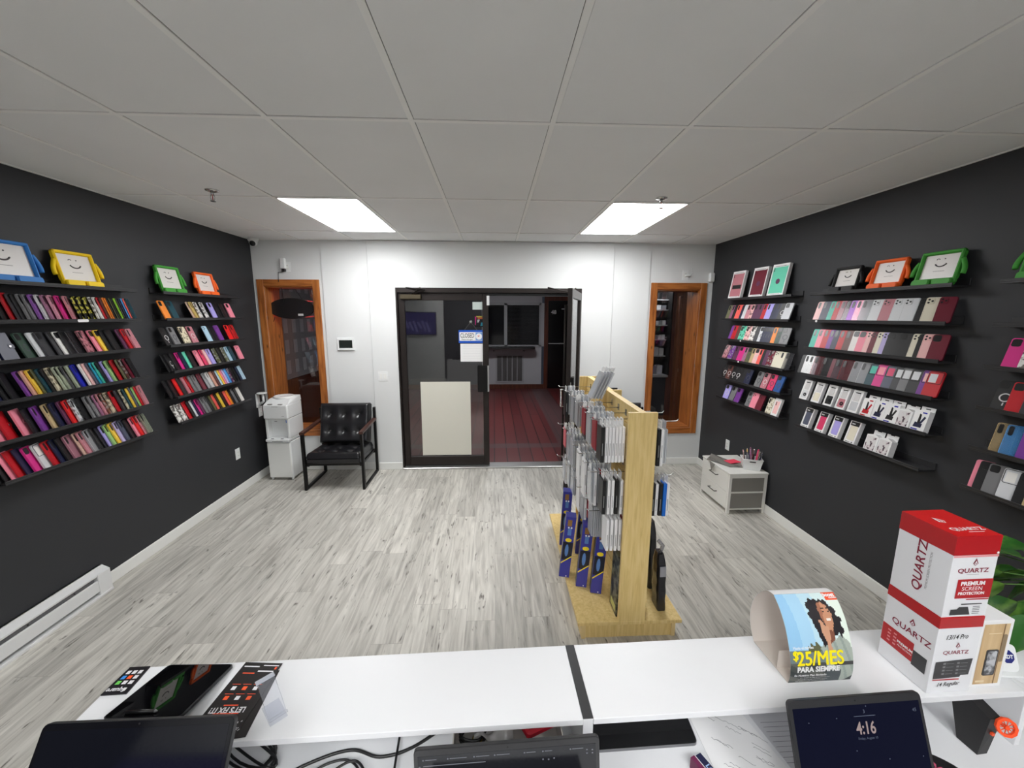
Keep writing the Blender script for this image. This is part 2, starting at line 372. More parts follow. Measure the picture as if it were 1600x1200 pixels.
# ceiling
ceil_tile = noise_mix('ceiling_tile', s8(232,233,233), s8(237,238,238), (1,1,1), 1.3, 0.35, 0.7, 0.8)
ceil_tee = mat('ceiling_tee', s8(242,242,240), 0.6)
gap_dark = mat('ceiling_shadow_gap', s8(96,95,94), 0.9)
c = MB()
c.box(XL-0.1, XR+0.1, YR-0.1, 5.1, 2.706, 2.8, gap_dark)
xs = [GX0+TX*i for i in range(-3, 7)]; ys = [GY0+TY*j for j in range(-4, 4)]
xe = [XL]+[x for x in xs if XL < x < XR]+[XR]; ye = [YR]+[y for y in ys if YR < y < YW]+[YW]
LIGHTS = {(-1, 1), (3, 1), (-1, -3), (1, -3), (3, -3)}
def is_light(xm, ym):
    return any(GX0+TX*i < xm < GX0+TX*(i+1) and GY0+TY*j < ym < GY0+TY*(j+1) for i, j in LIGHTS)
for a in range(len(xe)-1):
    for b_ in range(len(ye)-1):
        if is_light((xe[a]+xe[a+1])/2, (ye[b_]+ye[b_+1])/2): continue
        e = 0.0135
        dz = random.uniform(-0.0008, 0.0008)
        c.box(xe[a]+e, xe[a+1]-e, ye[b_]+e, ye[b_+1]-e, 2.7035+dz, 2.71, ceil_tile)
for x in xe[1:-1]: c.box(x-0.0115, x+0.0115, YR, YW, 2.6995, 2.704, ceil_tee)
for y in ye[1:-1]: c.box(XL, XR, y-0.0115, y+0.0115, 2.6998, 2.7042, ceil_tee)
for x in (XL, XR-0.016): c.box(x, x+0.016, YR, YW, 2.699, 2.7042, ceil_tee)
for y in (YR, YW-0.016): c.box(XL, XR, y, y+0.016, 2.699, 2.7042, ceil_tee)
struct(c, 'ceiling')
diff_m = mat('lit_diffuser', (0.9,0.9,0.9), 0.6, emis=(0.985, 0.987, 0.99), es=LAMP)
diff_r = mat('lit_diffuser_rear', (0.9,0.9,0.9), 0.6, emis=(0.985, 0.987, 0.99), es=LAMP*1.15)
lamp_labels = ['lit flat ceiling panel between the water cooler side and the glass doors', 'lit flat ceiling panel above the display gondola side, beside a sprinkler',
               'lit ceiling panel behind the camera above the white counter', 'lit ceiling panel behind the camera above the boxed counter end', 'lit ceiling panel over the staff side between the other two rear panels']
for (i, j), lb in zip(((-1,1),(3,1),(-1,-3),(1,-3),(3,-3)), lamp_labels):
    x0, y0 = GX0+TX*i, GY0+TY*j
    t = thing('ceiling_light', lb, 'ceiling light', T(x0+TX/2, y0+TY/2, 2.70), 'ceiling light panels')
    fr = MB(); a, b_ = TX/2-0.0125, TY/2-0.0125
    for q in ((-a,a,-b_,-b_+0.012),(-a,a,b_-0.012,b_),(-a,-a+0.012,-b_,b_),(a-0.012,a,-b_,b_)): fr.box(*q, -0.002, 0.012, trim_white)
    fr.box(-a, a, -b_, b_, 0.012, 0.03, trim_white)
    fr.build('frame', t)
    d = MB(); d.box(-a+0.012, a-0.012, -b_+0.012, b_-0.012, 0.0, 0.004, diff_m if j > 0 else diff_r); d.build('diffuser', t)
# baseboards
def base(name, *boxes):
    b = MB()
    for q in boxes: b.box(*q, trim_white, 0.004)
    struct(b, name)
base('baseboard_left', (XL, XL+0.014, 2.655, YW-0.014, 0, 0.088))
base('baseboard_right', (XR-0.014, XR, YR, YW-0.014, 0, 0.088))
base('baseboard_back', (XL, -1.947, YW-0.013, YW, 0, 0.088), (-1.947, -1.429, YW-0.031, YW-0.018, 0, 0.088), (-1.429, DX0-0.001, YW-0.047, YW-0.034, 0, 0.088),
     (DX1+0.001, 1.403, YW-0.047, YW-0.034, 0, 0.088), (1.403, 1.84, YW-0.031, YW-0.018, 0, 0.088), (1.84, XR, YW-0.013, YW, 0, 0.088))
# ------------------------------------------------------------------ tall windows with pine casings
pine = wood('orange_pine', s8(120,66,26), s8(166,98,44), s8(186,120,60), 'z', 0.4)
pine_x = wood('orange_pine_across', s8(120,66,26), s8(166,98,44), s8(186,120,60), 'x', 0.4)
glass = glassy('window_glass', (0.86,0.86,0.86), ior=1.75)
for x0, x1, z0, z1 in ((WLx0, WLx1, WLz0, WLz1), (WRx0, WRx1, WRz0, WRz1)):
    wn = thing('window_1' if x0 < 0 else 'window_2', None, None, T((x0+x1)/2, YW, z0)); wn['kind'] = 'structure'
    cx = (x0+x1)/2; w2, hh = (x1-x0)/2, z1-z0; cw = 0.074
    fr = MB(); fr.box(-w2-cw, -w2, -0.018, 0, -cw, hh+cw, pine, 0.003); fr.box(w2, w2+cw, -0.018, 0, -cw, hh+cw, pine, 0.003)
    fr.box(-w2, w2, -0.018, 0, hh, hh+cw, pine_x, 0.003); fr.box(-w2, w2, -0.018, 0, -cw, 0, pine_x, 0.003); fr.build('casing', wn)
    jb = MB(); jb.box(-w2, -w2+0.012, 0, 0.3, 0, hh, pine); jb.box(w2-0.012, w2, 0, 0.3, 0, hh, pine)
    jb.box(-w2+0.012, w2-0.012, 0, 0.3, hh-0.012, hh, pine_x); jb.box(-w2+0.012, w2-0.012, 0, 0.3, 0, 0.012, pine_x); jb.build('jamb', wn)
    gl = MB(); gl.box(-w2+0.012, w2-0.012, 0.285, 0.291, 0.012, hh-0.012, glass); gl.build('pane', wn)
# ------------------------------------------------------------------ storefront double door
YD = 4.80            # front face of the door frame
d1 = thing('door_1', None, None, T(0, 0, 0)); d1['kind'] = 'structure'
fr = MB()
fr.box(DX0, DX0+0.020, YD, YD+0.11, 0.0, DZ1, bronze, 0.002); fr.box(DX1-0.045, DX1, YD, YD+0.11, 0.0, DZ1, bronze, 0.002)
fr.box(DX0+0.020, DX1-0.045, YD, YD+0.11, DZ1-0.055, DZ1, bronze, 0.002)
fr.box(DX0+0.05, DX1-0.05, YD+0.06, YD+0.075, DZ1-0.085, DZ1-0.055, black_pl); fr.build('frame', d1)
th = MB(); th.box(DX0, DX1, YD-0.03, YD+0.14, 0.0, 0.02, mat('threshold_metal', s8(190,190,188), 0.3, 0.8), 0.006); th.build('threshold', d1)
def leaf(parent, w_, hh, pulls=True):
    st, tr, br, th_ = 0.070, 0.085, 0.115, 0.044
    m = MB(); m.box(0, st, 0, th_, 0, hh, bronze, 0.003); m.box(w_-st, w_, 0, th_, 0, hh, bronze, 0.003)
    m.box(st, w_-st, 0, th_, hh-tr, hh, bronze, 0.003); m.box(st, w_-st, 0, th_, 0, br, bronze, 0.003); m.build('door_leaf', parent)
    g = MB(); g.box(st, w_-st, 0.019, 0.025, br, hh-tr, glass); g.build('pane', parent)
LW, LH = 1.044, 2.10
lf = thing('door_2', None, None, T(-1.106, 4.835, 0.03)); lf['kind'] = 'structure'; leaf(lf, LW, LH)
m = MB(); m.box(LW-0.135, LW-0.018, -0.03, 0, 0.93, 1.25, black_metal, 0.006); m.box(LW-0.018, LW+0.004, -0.012, 0.0, 0.93, 1.25, mat('brushed_metal', s8(205,205,205), 0.35, 0.9), 0.003); m.build('push_pad', lf)
m = MB(); m.box(LW-0.02, LW+0.012, -0.006, 0.0, LH-0.14, LH-0.03, white_pl); m.build('flush_bolt', lf)
m = MB()
for z in (0.14, 1.82): m.box(-0.016, -0.004, -0.016, 0.0, z, z+0.14, MATS['brushed_metal'], 0.003)
m.build('hinge', lf)
cl = MB(); cl.box(0.03, 0.27, -0.05, 0, LH-0.075, LH-0.02, mat('closer_bronze', s8(70,62,46), 0.45, 0.5), 0.006); cl.build('door_closer', lf)
ar = MB(); ar.tube([(0.20,-0.03,LH-0.01),(0.34,-0.10,LH+0.03),(0.10,-0.03,LH+0.055)], 0.008, bronze); ar.tube([(0.15,-0.02,LH-0.03),(0.27,-0.07,LH+0.055)], 0.007, bronze); ar.build('closer_arm', lf)
# right-hand leaf, swung in
lr = thing('door_3', None, None, T(0.985, 4.80, 0.03) @ RZ(math.atan2(-0.93, -0.285))); lr['kind'] = 'structure'; LW = 0.985; leaf(lr, LW-0.01, LH)
m = MB(); m.box(LW-0.11, LW-0.03, 0.044, 0.075, 0.93, 1.25, black_metal, 0.006); m.box(LW-0.03, LW-0.008, 0.044, 0.052, 0.98, 1.2, MATS['brushed_metal'], 0.003); m.build('push_pad', lr)
m = MB()
for y, z0, z1 in ((-0.05, 0.3, 1.95), (-0.05, 0.3, 1.95)):
    m.tube([(0.72, 0, z0), (0.72, y, z0), (0.72, y, z1), (0.72, 0, z1)], 0.011, bronze)
m.tube([(LW-0.05,-0.005,0.95),(LW-0.05,-0.05,0.95),(LW-0.05,-0.05,1.12),(LW-0.05,-0.005,1.12)], 0.009, chrome)
m.build('pull_handle', lr)
cl = MB(); cl.box(0.03, 0.27, -0.05, 0, LH-0.075, LH-0.02, MATS['closer_bronze'], 0.006); cl.build('door_closer', lr)
ar = MB(); ar.tube([(0.08,-0.03,LH-0.01),(0.02,-0.12,LH+0.03),(0.0,-0.02,LH+0.06)], 0.009, MATS['closer_bronze']); ar.tube([(0.05,-0.05,LH),(0.16,-0.33,LH+0.06)], 0.008, bronze); ar.build('closer_arm', lr)
# ------------------------------------------------------------------ lobby seen through the doors
lob_grey = mat('lobby_grey_paint', s8(182,182,186), 0.7)
lob_brown = wood('lobby_brown_wood', s8(52,22,12), s8(88,40,22), s8(104,52,30), 'z', 0.45, False)
lob_dark = mat('lobby_dark', s8(40,34,32), 0.7)
YL = 10.25
def lobby_wall(name, fn): w_ = MB(); fn(w_); struct(w_, name)
lobby_wall('wall_lobby', lambda w_: (w_.box(-4.2, -0.30, YL, YL+0.1, 0, 2.8, mat('lobby_grey_dimmed', s8(74,74,78), 0.5)), w_.box(-0.30, 1.21, YL, YL+0.1, 0, 1.09, lob_grey), w_.box(-0.30, 1.21, YL, YL+0.1, 2.17, 2.8, lob_grey), w_.box(1.14, 1.30, YL, YL+0.1, 1.09, 2.17, lob_grey), w_.box(1.21, 4.2, YL, YL+0.1, 2.33, 2.8, lob_grey), w_.box(2.6, 4.2, YL, YL+0.1, 0, 2.33, lob_grey)))  # left stretch coloured darker, standing in for dimness behind the door glass
lobby_wall('wall_lobby', lambda w_: (w_.box(-3.15, -3.05, YB, YL, 0.92, 2.8, lob_grey), w_.box(-3.15, -3.04, YB, YL, 0, 0.92, lob_brown)))
lobby_wall('wall_lobby', lambda w_: (w_.box(3.05, 3.15, YB, YL, 0, 2.8, lob_brown),))
lobby_wall('ceiling_lobby', lambda w_: (w_.box(-4.2, 4.2, YB, YL+0.1, 2.75, 2.85, lob_dark),))
t = MB(); t.box(-3.0, 1.27, YL-0.02, YL, 0, 0.12, lob_brown); t.box(1.27, 1.37, YL-0.03, YL, 0, 2.33, lob_brown); t.box(1.37, 2.6, YL-0.03, YL, 2.23, 2.33, lob_brown); struct(t, 'trim_1')
wd = thing('window_3', None, None, T(0.43, YL, 1.09)); wd['kind'] = 'structure'
sash = mat('grey_sash', s8(168,168,172), 0.5); nightglass = mat('night_window_glass', s8(14,14,18), 0.08)
m = MB()
for q in ((-0.73,-0.67,0,1.08),(0.71,0.76,0,1.08),(-0.73,0.76,-0.03,0.04),(-0.73,0.76,1.03,1.10),(-0.17,-0.09,0,1.08)): m.box(q[0],q[1],-0.03,0.03,q[2],q[3],sash)
m.build('sash', wd)
m = MB(); m.box(-0.67,0.71,0.03,0.04,0.04,1.03,nightglass); m.build('pane', wd)
m = MB()
for i in range(30): m.box(-0.07, 0.69, 0.002, 0.026, 0.06+i*0.032, 0.063+i*0.032, mat('dark_blind', s8(46,46,52), 0.4))
m.build('venetian_blind', wd)
dl = thing('door_4', None, None, T(1.37, YL+0.02, 0)); dl['kind'] = 'structure'
m = MB(); m.box(0, 1.2, 0, 0.05, 0, 2.23, mat('dark_door', s8(16,15,16), 0.2)); m.build('door_leaf', dl)
m = MB(); m.box(0.02, 0.42, -0.03, 0, 1.15, 1.175, MATS['brushed_metal']); m.build('push_bar', dl)
m = MB(); m.text('48', 0.13, T(0.14, -0.004, 1.95), mat('pale_vinyl', s8(200,200,200), 0.6), 0.03); m.box(0.34,0.46,-0.004,0,2.02,2.035,MATS['pale_vinyl']); m.build('house_number', dl)
# glowing panel added out of sight to brighten the lobby
t = thing('ceiling_light', 'added unseen fill panel brightening the lobby beyond the glass doors', 'ceiling light', T(0.2, 7.4, 2.74))
m = MB(); m.box(-0.3,0.3,-0.15,0.15,-0.01,0.01, mat('lobby_fill_glow', (0.8,0.8,0.8), 0.6, emis=(0.95,0.97,1.0), es=30.0)); m.build('diffuser', t)
m = MB(); m.box(-0.33,0.33,-0.18,0.18,0.0,0.012, trim_white); m.build('frame', t)
# lobby furniture
t = thing('wall_grille', 'white louvred heater grille low on the lobby wall under the window shelf', 'vent', T(0.40, YL, 0.17))
m = MB(); 
for q in ((-0.36,-0.32,0,0.72),(0.32,0.36,0,0.72),(-0.32,0.32,0,0.035),(-0.32,0.32,0.685,0.72)): m.box(q[0],q[1],-0.025,0,q[2],q[3],sash)
for i in range(1,5): m.box(-0.32+i*0.128-0.008,-0.32+i*0.128+0.008,-0.025,0,0.035,0.685,sash)
m.build('grille_frame', t)
m = MB(); m.box(-0.32,0.32,-0.006,0,0.035,0.685,mat('vent_dark', s8(112,110,110), 0.7))
for i in range(40): m.box(-0.32,0.32,-0.016,-0.006,0.04+i*0.016,0.044+i*0.016,MATS['vent_dark'])
m.build('louvre_panel', t)
t = thing('wall_shelf', 'dark rounded shelf under the lobby window', 'shelf', T(0.3, YL, 1.0))
m = MB(); m.prism([(x, z) for x, z in rrect(-0.5, 0.72, -0.19, 0.19, 0.12, 5)], 0, 0.05, mat('dark_shelf', s8(36,34,34), 0.3)); o = m.build('shelf_board', t); o.rotation_euler = (PI/2, 0, 0); o.location = (0, -0.19, 0.05)
m = MB(); 
for x in (-0.3, 0.45): m.box(x-0.012, x+0.012, -0.3, 0, -0.012, 0.0, black_pl)
m.build('bracket', t)
# board of pale cases standing in for the reflection in the cooler window
t = thing('reflection_board', 'grey board with pale cases standing in for the reflection in the window behind the cooler', 'display board', T(-3.04, 6.55, 0.93))
m = MB(); m.box(0, 0.02, -0.62, 0.62, 0, 1.55, mat('grey_board', s8(150,148,152), 0.3), 0.004); m.build('board', t)
m = MB()
for r_ in range(5):
    for k in range(5):
        y = -0.5+k*0.25; z = 0.08+r_*0.3; m.box(0.02, 0.026, y-0.06, y+0.06, z, z+0.2, mat('pale_case_print', s8(190,188,192), 0.3), 0.002)
m.build('case_pictures', t)
# neighbouring shop shelf seen through the other window
t = thing('display_shelving', 'dim shelving of white boxed goods seen through the window beside the drawer cabinet', 'shelving', T(2.44, 5.98, 0))
dark_wd = mat('dark_case', s8(40,38,38), 0.5)
m = MB(); m.box(-0.32,0.18,0,0.35,0,0.95,mat('dark_showcase', s8(58,58,62), 0.15),0.004); m.box(-0.34,0.20,-0.02,0.36,0.95,0.98,mat('pale_top', s8(190,190,190), 0.4)); m.build('showcase', t)
for z in (1.25,1.5,1.72,1.95,2.1):
    m = MB(); m.box(-0.34,0.2,0.12,0.36,z,z+0.015,MATS['pale_top']); m.build('shelf', t)
m = MB(); m.box(-0.36,-0.34,0.0,0.38,0.98,2.3,dark_wd); m.box(0.2,0.22,0,0.38,0.98,2.3,dark_wd); m.box(-0.34,0.2,0.36,0.38,0.98,2.3,dark_wd); m.build('shelf_carcass', t)
m = MB(); m.box(-0.33,0.19,0.02,0.06,2.26,2.28,mat('shelf_fill_glow', (0.9,0.9,0.9), 0.5, emis=(0.9,0.95,1.0), es=14.0)); m.build('added_fill_strip', t)  # glowing strip added to brighten the white goods on these shelves
for z, n_, hh in ((0.98,5,0.13),(1.265,6,0.12),(1.515,9,0.07),(1.735,9,0.07),(1.965,6,0.06)):
    for i in range(n_):
        x = -0.31+i*0.5/n_
        b = MB(); b.box(x, x+0.42/n_, 0.14, 0.26, z, z+hh*random.uniform(0.8,1.1), (white_card, mat('grey_card', s8(150,150,155), 0.5))[(i*7+int(z*10))%3==0], 0.002)
        o = b.build('boxed_goods'); o.matrix_world = T(2.44, 5.98, 0.0005)
        tag(o, 'small pale boxed item in row on dim shelving beyond the drawer-side window', 'box', 'boxed goods on the shelving beyond the window')
t = thing('wooden_door', 'dark brown wooden door standing open beyond the drawer-side window', 'door', T(2.69, 5.75, 0) @ RZ(1.2))
m = MB(); m.box(0,0.75,0,0.04,0.01,2.15,lob_brown,0.004); m.build('door_panel', t)
m = MB(); m.cyl((0.68,-0.05,1.0),0.025,0.05,MATS['brushed_metal'],'y'); m.build('door_knob', t)
# ------------------------------------------------------------------ picture ledges and phone cases on the side walls
PAL = {'black':(22,22,24),'charcoal':(58,58,62),'grey':(120,120,122),'silver':(212,214,217),'white':(232,230,226),'smoke':(74,74,80),'clear':(198,200,204),
 'navy':(32,36,66),'slate':(84,88,106),'blue':(40,84,150),'royal-blue':(26,34,170),'sky-blue':(84,160,226),'pale-blue':(178,208,228),'cyan':(46,164,200),
 'teal':(52,178,156),'dark-teal':(20,66,78),'dark-green':(56,80,68),'mint':(104,208,176),'olive':(96,98,66),'sage':(160,168,146),'pale-green':(150,194,122),'lime':(150,206,56),
 'yellow':(242,200,70),'gold':(206,166,90),'orange':(240,140,52),'coral':(244,100,90),'tan':(196,172,128),'beige':(218,206,178),'cream':(226,220,200),'bronze':(130,84,66),
 'brown':(98,58,52),'red':(190,24,36),'bright-red':(232,36,38),'burgundy':(108,24,44),'rose':(188,120,130),'rose-gold':(216,164,146),'pink':(240,140,160),'pale-pink':(240,190,188),
 'deep-pink':(214,60,104),'magenta':(216,44,136),'plum':(96,52,84),'mauve':(150,96,126),'purple':(122,60,150),'lavender':(172,162,230),'lilac':(190,178,222),
 'clear-pink':(214,150,166),'red-edged-black':(150,30,50),'black-and-yellow':(26,26,24)}
COLW = {'red-edged-black':'red-edged clear'}
def colmat(c, st):
    rgb = s8(*PAL[c]); 
    if st == 'g': return noise_mix('glitter_'+c, tuple(v*0.55 for v in rgb), tuple(min(1, v*1.9+0.06) for v in rgb), (1,1,1), 420, 0.3, 0.75, 0.36, 2, 0.15)
    if st == 'm':
        c2 = {'black-and-yellow': s8(214,206,80), 'white': s8(120,114,110), 'cream': s8(150,140,120)}.get(c, tuple(min(1, v*0.35+0.25) for v in rgb) if sum(rgb) < 0.9 else tuple(v*0.35 for v in rgb))
        return noise_mix('swirl_'+c, rgb, c2, (1,1,1), 42, 0.50, 0.56, 0.25, 3)
    if st == 'c': return glassy('clear_case_'+c, (0.86,0.86,0.88), 0.16 if c in ('smoke','red-edged-black','black') else 0.42, rgb, 1.35, 0.22)
    return mat('case_'+c, rgb, 0.38, spec=0.4)
hole = mat('camera_hole_dark', s8(14,14,16), 0.3)
ringm = mat('magnet_ring_pale', s8(206,204,204), 0.4)
ringd = mat('magnet_ring_dark', s8(70,72,80), 0.4)
popm = mat('silver_button', s8(210,208,206), 0.2, 0.8)
CW, CH = 0.076, 0.156
_ME = {}
def M_(key, fn):
    if key not in _ME:
        b = MB(); fn(b); _ME[key] = b.mesh(key[0])
    return _ME[key]
def link(name, me, parent=None, m=None, loc=None):
    o = bpy.data.objects.new(name, me); C.objects.link(o)
    if parent: o.parent = parent
    if loc: o.location = loc
    if m: paint(o, m)
    return o
base_m = mat('case_black', s8(*PAL['black']), 0.38)
def shell(b, t, w_=CW, h_=CH, r=0.011):
    b.prism(rrect(0, w_, 0, h_, r), -t, 0, base_m, min(0.0022, t*0.35))
def phone_case(c, st, t, M, label, group):
    """thing = shell mesh; children: camera plate, magnet ring, insert ..."""
    w_, h_ = CW, CH
    o = link('phone_case', M_(('phone_case', round(t, 4), 'shell'), lambda b: shell(b, t)), None, colmat(c, st))
    tag(o, label, 'phone case', group); o.matrix_world = M
    f = (0, -t, 0)
    if st in ('p', 'k', 'g', 'm', 'c') :
        link('camera_cutout', M_(('camera_cutout', 'pill'), lambda b: b.prism(rrect(0.009, 0.026, 0.100, 0.148, 0.0080, 5), -0.0008, 0.0004, hole)), o, None, f)
        if st == 'c': link('edge_band', M_(('edge_band', 'c'), lambda b: [b.tube([(x, 0.0004, z) for x, z in rrect(0.002, w_-0.002, 0.002, h_-0.002, 0.010)], 0.0010, base_m, 6, True)]), o, colmat({'red-edged-black':'red','smoke':'charcoal','clear':'silver','black':'grey'}.get(c, c), 'x'), f)
        if st == 'k':
            link('belt_clip', M_(('belt_clip', 0), lambda b: (b.box(0.004, 0.012, -0.0015, 0.0005, 0.03, 0.10, base_m, 0.0006), b.cyl((0.008, -0.0022, 0.085), 0.003, 0.0012, popm, 'y', 10))), o, colmat(c, 'x'), f)
    elif st in ('s', 'r', 'd'):
        def sq(b): b.prism(rrect(0.006, 0.040, 0.112, 0.150, 0.009, 4), -0.0012, 0.0004, hole)
        def dots(b):
            b.prism(rrect(0.006, 0.040, 0.112, 0.150, 0.009, 4), -0.0022, 0.0004, base_m, 0.0008)
            for x, z in ((0.015,0.140),(0.015,0.122),(0.031,0.131)): b.cyl((x, -0.0030, z), 0.0056, 0.001, hole, 'y', 12)
        if st == 'd': link('camera_island', M_(('camera_island', 'd'), dots), o, colmat(c, 'x'), f)
        else: link('camera_cutout', M_(('camera_cutout', 'sq'), sq), o, None, f)
        if st == 'd': link('seam_line', M_(('seam_line', 'd'), lambda b: b.tube([(x, 0.0003, z) for x, z in rrect(0.004, w_-0.004, 0.004, h_-0.004, 0.009)], 0.0005, hole, 4, True)), o, None, f)
        if st == 'r':
            pale = c in ('black', 'grey', 'rose', 'brown', 'lavender', 'pale-pink')
            rm = ringm if pale and c != 'grey' or c == 'black' else ringd
            link('magnet_ring', M_(('magnet_ring', 0), lambda b: (b.ring((w_/2+0.002,0,0.068), 0.017, 0.0225, 0.0008, ringm, 24), b.box(w_/2-0.0005, w_/2+0.0045, -0.0008, 0, 0.026, 0.041, ringm))), o, rm, f)
    elif st == 't':
        def win(b):
            b.prism(rrect(0.006, w_-0.006, 0.082, 0.149, 0.007, 4), -0.0006, 0.0004, hole)
            b.tube([(x, -0.0004, z) for x, z in rrect(0.005, w_-0.005, 0.081, 0.150, 0.008, 4)], 0.0016, base_m, 6, True)
        link('clear_window', M_(('clear_window', 0), win), o, colmat(c, 'x'), f)
        wm = {'magenta':'pink','dark-teal':'teal','charcoal':'silver','grey':'silver','black':'silver','purple':'pale-pink','red':'silver','slate':'deep-pink','silver':'white'}[c]
        link('display_card', M_(('display_card', 0), lambda b: b.box(0.012, w_*0.62, -0.0012, 0, 0.087, 0.138, base_m)), o, colmat(wm, 'x'), f)
    return o
def wallet_case(c, t, M, label, group):
    o = link('wallet_case', M_(('wallet_case', round(t, 4)), lambda b: (b.box(0, 0.080, -t, -t*0.72, 0, 0.160, base_m, 0.0012), b.box(0, 0.080, -t*0.28, 0, 0, 0.160, base_m, 0.0012), b.box(0, 0.004, -t*0.8, -t*0.2, 0.001, 0.159, base_m), b.box(0.006, 0.078, -t*0.72, -t*0.28, 0.004, 0.156, hole))), None, colmat(c, 'x'))
    tag(o, label, 'wallet phone case', group); o.matrix_world = M
    s = link('strap', M_(('strap', 0), lambda b: b.prism(rrect(0.055, 0.084, 0.068, 0.092, 0.006, 3), -0.002, 0.001, base_m, 0.0006)), o, colmat(c, 'x'), (0, -t, 0))
    link('clasp', M_(('clasp', 0), lambda b: b.cyl((0.063, -0.0032, 0.080), 0.0042, 0.0014, popm, 'y', 12)), s)
    return o
def window_box(c, M, label, group, w_=0.092, h_=0.19, t=0.024, dark_top=False):
    o = thing('packaged_phone_case', label, 'boxed phone case', M, group)
    def carton(b):
        x0, x1, z0, z1 = 0.011, w_-0.011, 0.020, h_-0.020
        b.box(0, w_, -t+0.001, 0, 0, h_, white_card, 0.0008)
        for q in ((0,x0,0,h_),(x1,w_,0,h_),(x0,x1,0,z0),(x0,x1,z1,h_)): b.box(q[0], q[1], -t-0.002, -t+0.001, q[2], q[3], white_card)
    link('carton', M_(('carton', w_, h_, t), carton), o)
    cc = link('boxed_case', M_(('boxed_case', w_, h_, t), lambda b: b.prism(rrect(0.014, w_-0.014, 0.022, h_-0.022, 0.009), -t-0.0008, -t+0.002, base_m, 0.0004)), o, colmat(c, 'c' if False else 'x'))
    if dark_top:
        link('header_strip', M_(('header_strip', w_, h_, t), lambda b: (b.box(0.008, w_-0.008, -t-0.003, -t-0.001, h_-0.034, h_-0.004, black_pl), b.box(0.016, w_-0.04, -t-0.0034, -t-0.003, h_-0.024, h_-0.016, ringm), b.box(0.012, w_*0.55, -t-0.0028, -t-0.002, 0.008, 0.011, dark_ink), b.cyl((w_-0.018, -t-0.003, 0.010), 0.004, 0.001, dark_ink, 'y', 10))), o)
    else:
        link('print', M_(('print', w_, h_, t), lambda b: (b.prism(rrect(0.026, w_-0.026, h_-0.028, h_-0.014, 0.004, 3), -t-0.003, -t-0.001, white_card), b.box(0.034, w_-0.034, -t-0.0034, -t-0.003, h_-0.0215, h_-0.0185, dark_ink), b.prism(rrect(0.028, w_-0.028, 0.012, 0.026, 0.004, 3), -t-0.003, -t-0.001, white_card), b.box(0.04, w_-0.04, -t-0.0034, -t-0.003, 0.018, 0.0195, dark_ink))), o)
        link('camera_cutout', M_(('camera_cutout', 'b', t), lambda b: b.prism(rrect(0.022, 0.030, h_-0.066, h_-0.034, 0.004, 3), -t-0.0016, -t, hole)), o)
        if c in ('mint', 'burgundy'): link('magnet_ring', M_(('magnet_ring', 'b', t), lambda b: b.ring((w_/2, -t-0.001, h_*0.46), 0.0 if False else 0.001, 0.024, 0.001, hole, 24)), o, mat('case_plum', s8(*PAL['plum']), 0.3))
        elif c == 'rose': link('card_slot', M_(('card_slot', 'b', t), lambda b: b.box(0.034, w_-0.028, -t-0.0016, -t, h_*0.36, h_*0.5, hole)), o)
    return o
def flip_box(c, M, label, group):
    """tall window carton with a folded phone case: pale screen half above, coloured half with lens ring below"""
    w_, h_, t = 0.078, 0.165, 0.022
    o = thing('packaged_flip_case', label, 'boxed phone case', M, group)
    def carton(b):
        b.box(0, w_, -t+0.001, 0, 0, h_, white_card, 0.0008)
        for q in ((0,0.010,0,h_),(w_-0.010,w_,0,h_),(0.010,w_-0.010,0,0.016),(0.010,w_-0.010,h_-0.012,h_)): b.box(q[0], q[1], -t-0.002, -t+0.001, q[2], q[3], white_card)
    link('carton', M_(('carton', 'flip'), carton), o)
    link('screen_card', M_(('screen_card', 0), lambda b: (b.box(0.018, w_-0.018, -t-0.0012, -t, 0.086, 0.138, ringm), b.box(0.02, w_-0.02, -t-0.0016, -t, 0.142, 0.149, dark_ink))), o)
    h = link('case_half', M_(('case_half', 0), lambda b: b.prism(rrect(0.013, w_-0.013, 0.018, 0.082, 0.006), -t-0.001, -t+0.001, base_m)), o, colmat(c, 'x'))
    if c in ('silver', 'rose', 'black'): link('finger_ring', M_(('finger_ring', 0), lambda b: b.ring((w_/2+0.006, -t-0.001, 0.046), 0.006, 0.014, 0.003, hole, 18)), h)
    return o
def hang_box(c, M, label, group):
    w_, h_, t = 0.082, 0.125, 0.034
    o = thing('holster_box', label, 'boxed holster', M, group)
    link('carton', M_(('carton', 'hang'), lambda b: (b.box(0, w_, -t, 0, 0, h_, white_card, 0.0008), b.box(0.002, w_-0.002, -0.002, 0, h_, h_+0.024, white_card))), o)
    link('hang_slot', M_(('hang_slot', 0), lambda b: b.prism(rrect(w_/2-0.014, w_/2+0.014, h_+0.009, h_+0.015, 0.0029, 3), -0.0026, -0.0018, hole)), o)
    def pic(b):
        y0, y1 = -t-0.0006, -t+0.0004
        b.prism([(0.014,0.022),(0.060,0.022),(0.062,0.046),(0.020,0.052)], y0, y1, base_m)
        b.prism([(0.032,0.048),(0.048,0.046),(0.044,0.100),(0.034,0.104)], y0-0.0002, y1, hole)
        b.prism([(0.044,0.048),(0.056,0.048),(0.072,0.086),(0.062,0.092)], y0-0.0002, y1, base_m)
    link('holster_picture', M_(('holster_picture', 0), pic), o, colmat(c, 'x'))
    link('print', M_(('print', 'hang'), lambda b: (b.box(0.046, 0.070, -t-0.0006, -t, 0.108, 0.116, base_m), b.box(0.008, 0.044, -t-0.0006, -t, 0.006, 0.013, base_m))), o, colmat({'red':'red','navy':'royal-blue','black':'royal-blue'}[c] if label.find('topmost') < 0 else 'orange', 'x'))
    return o
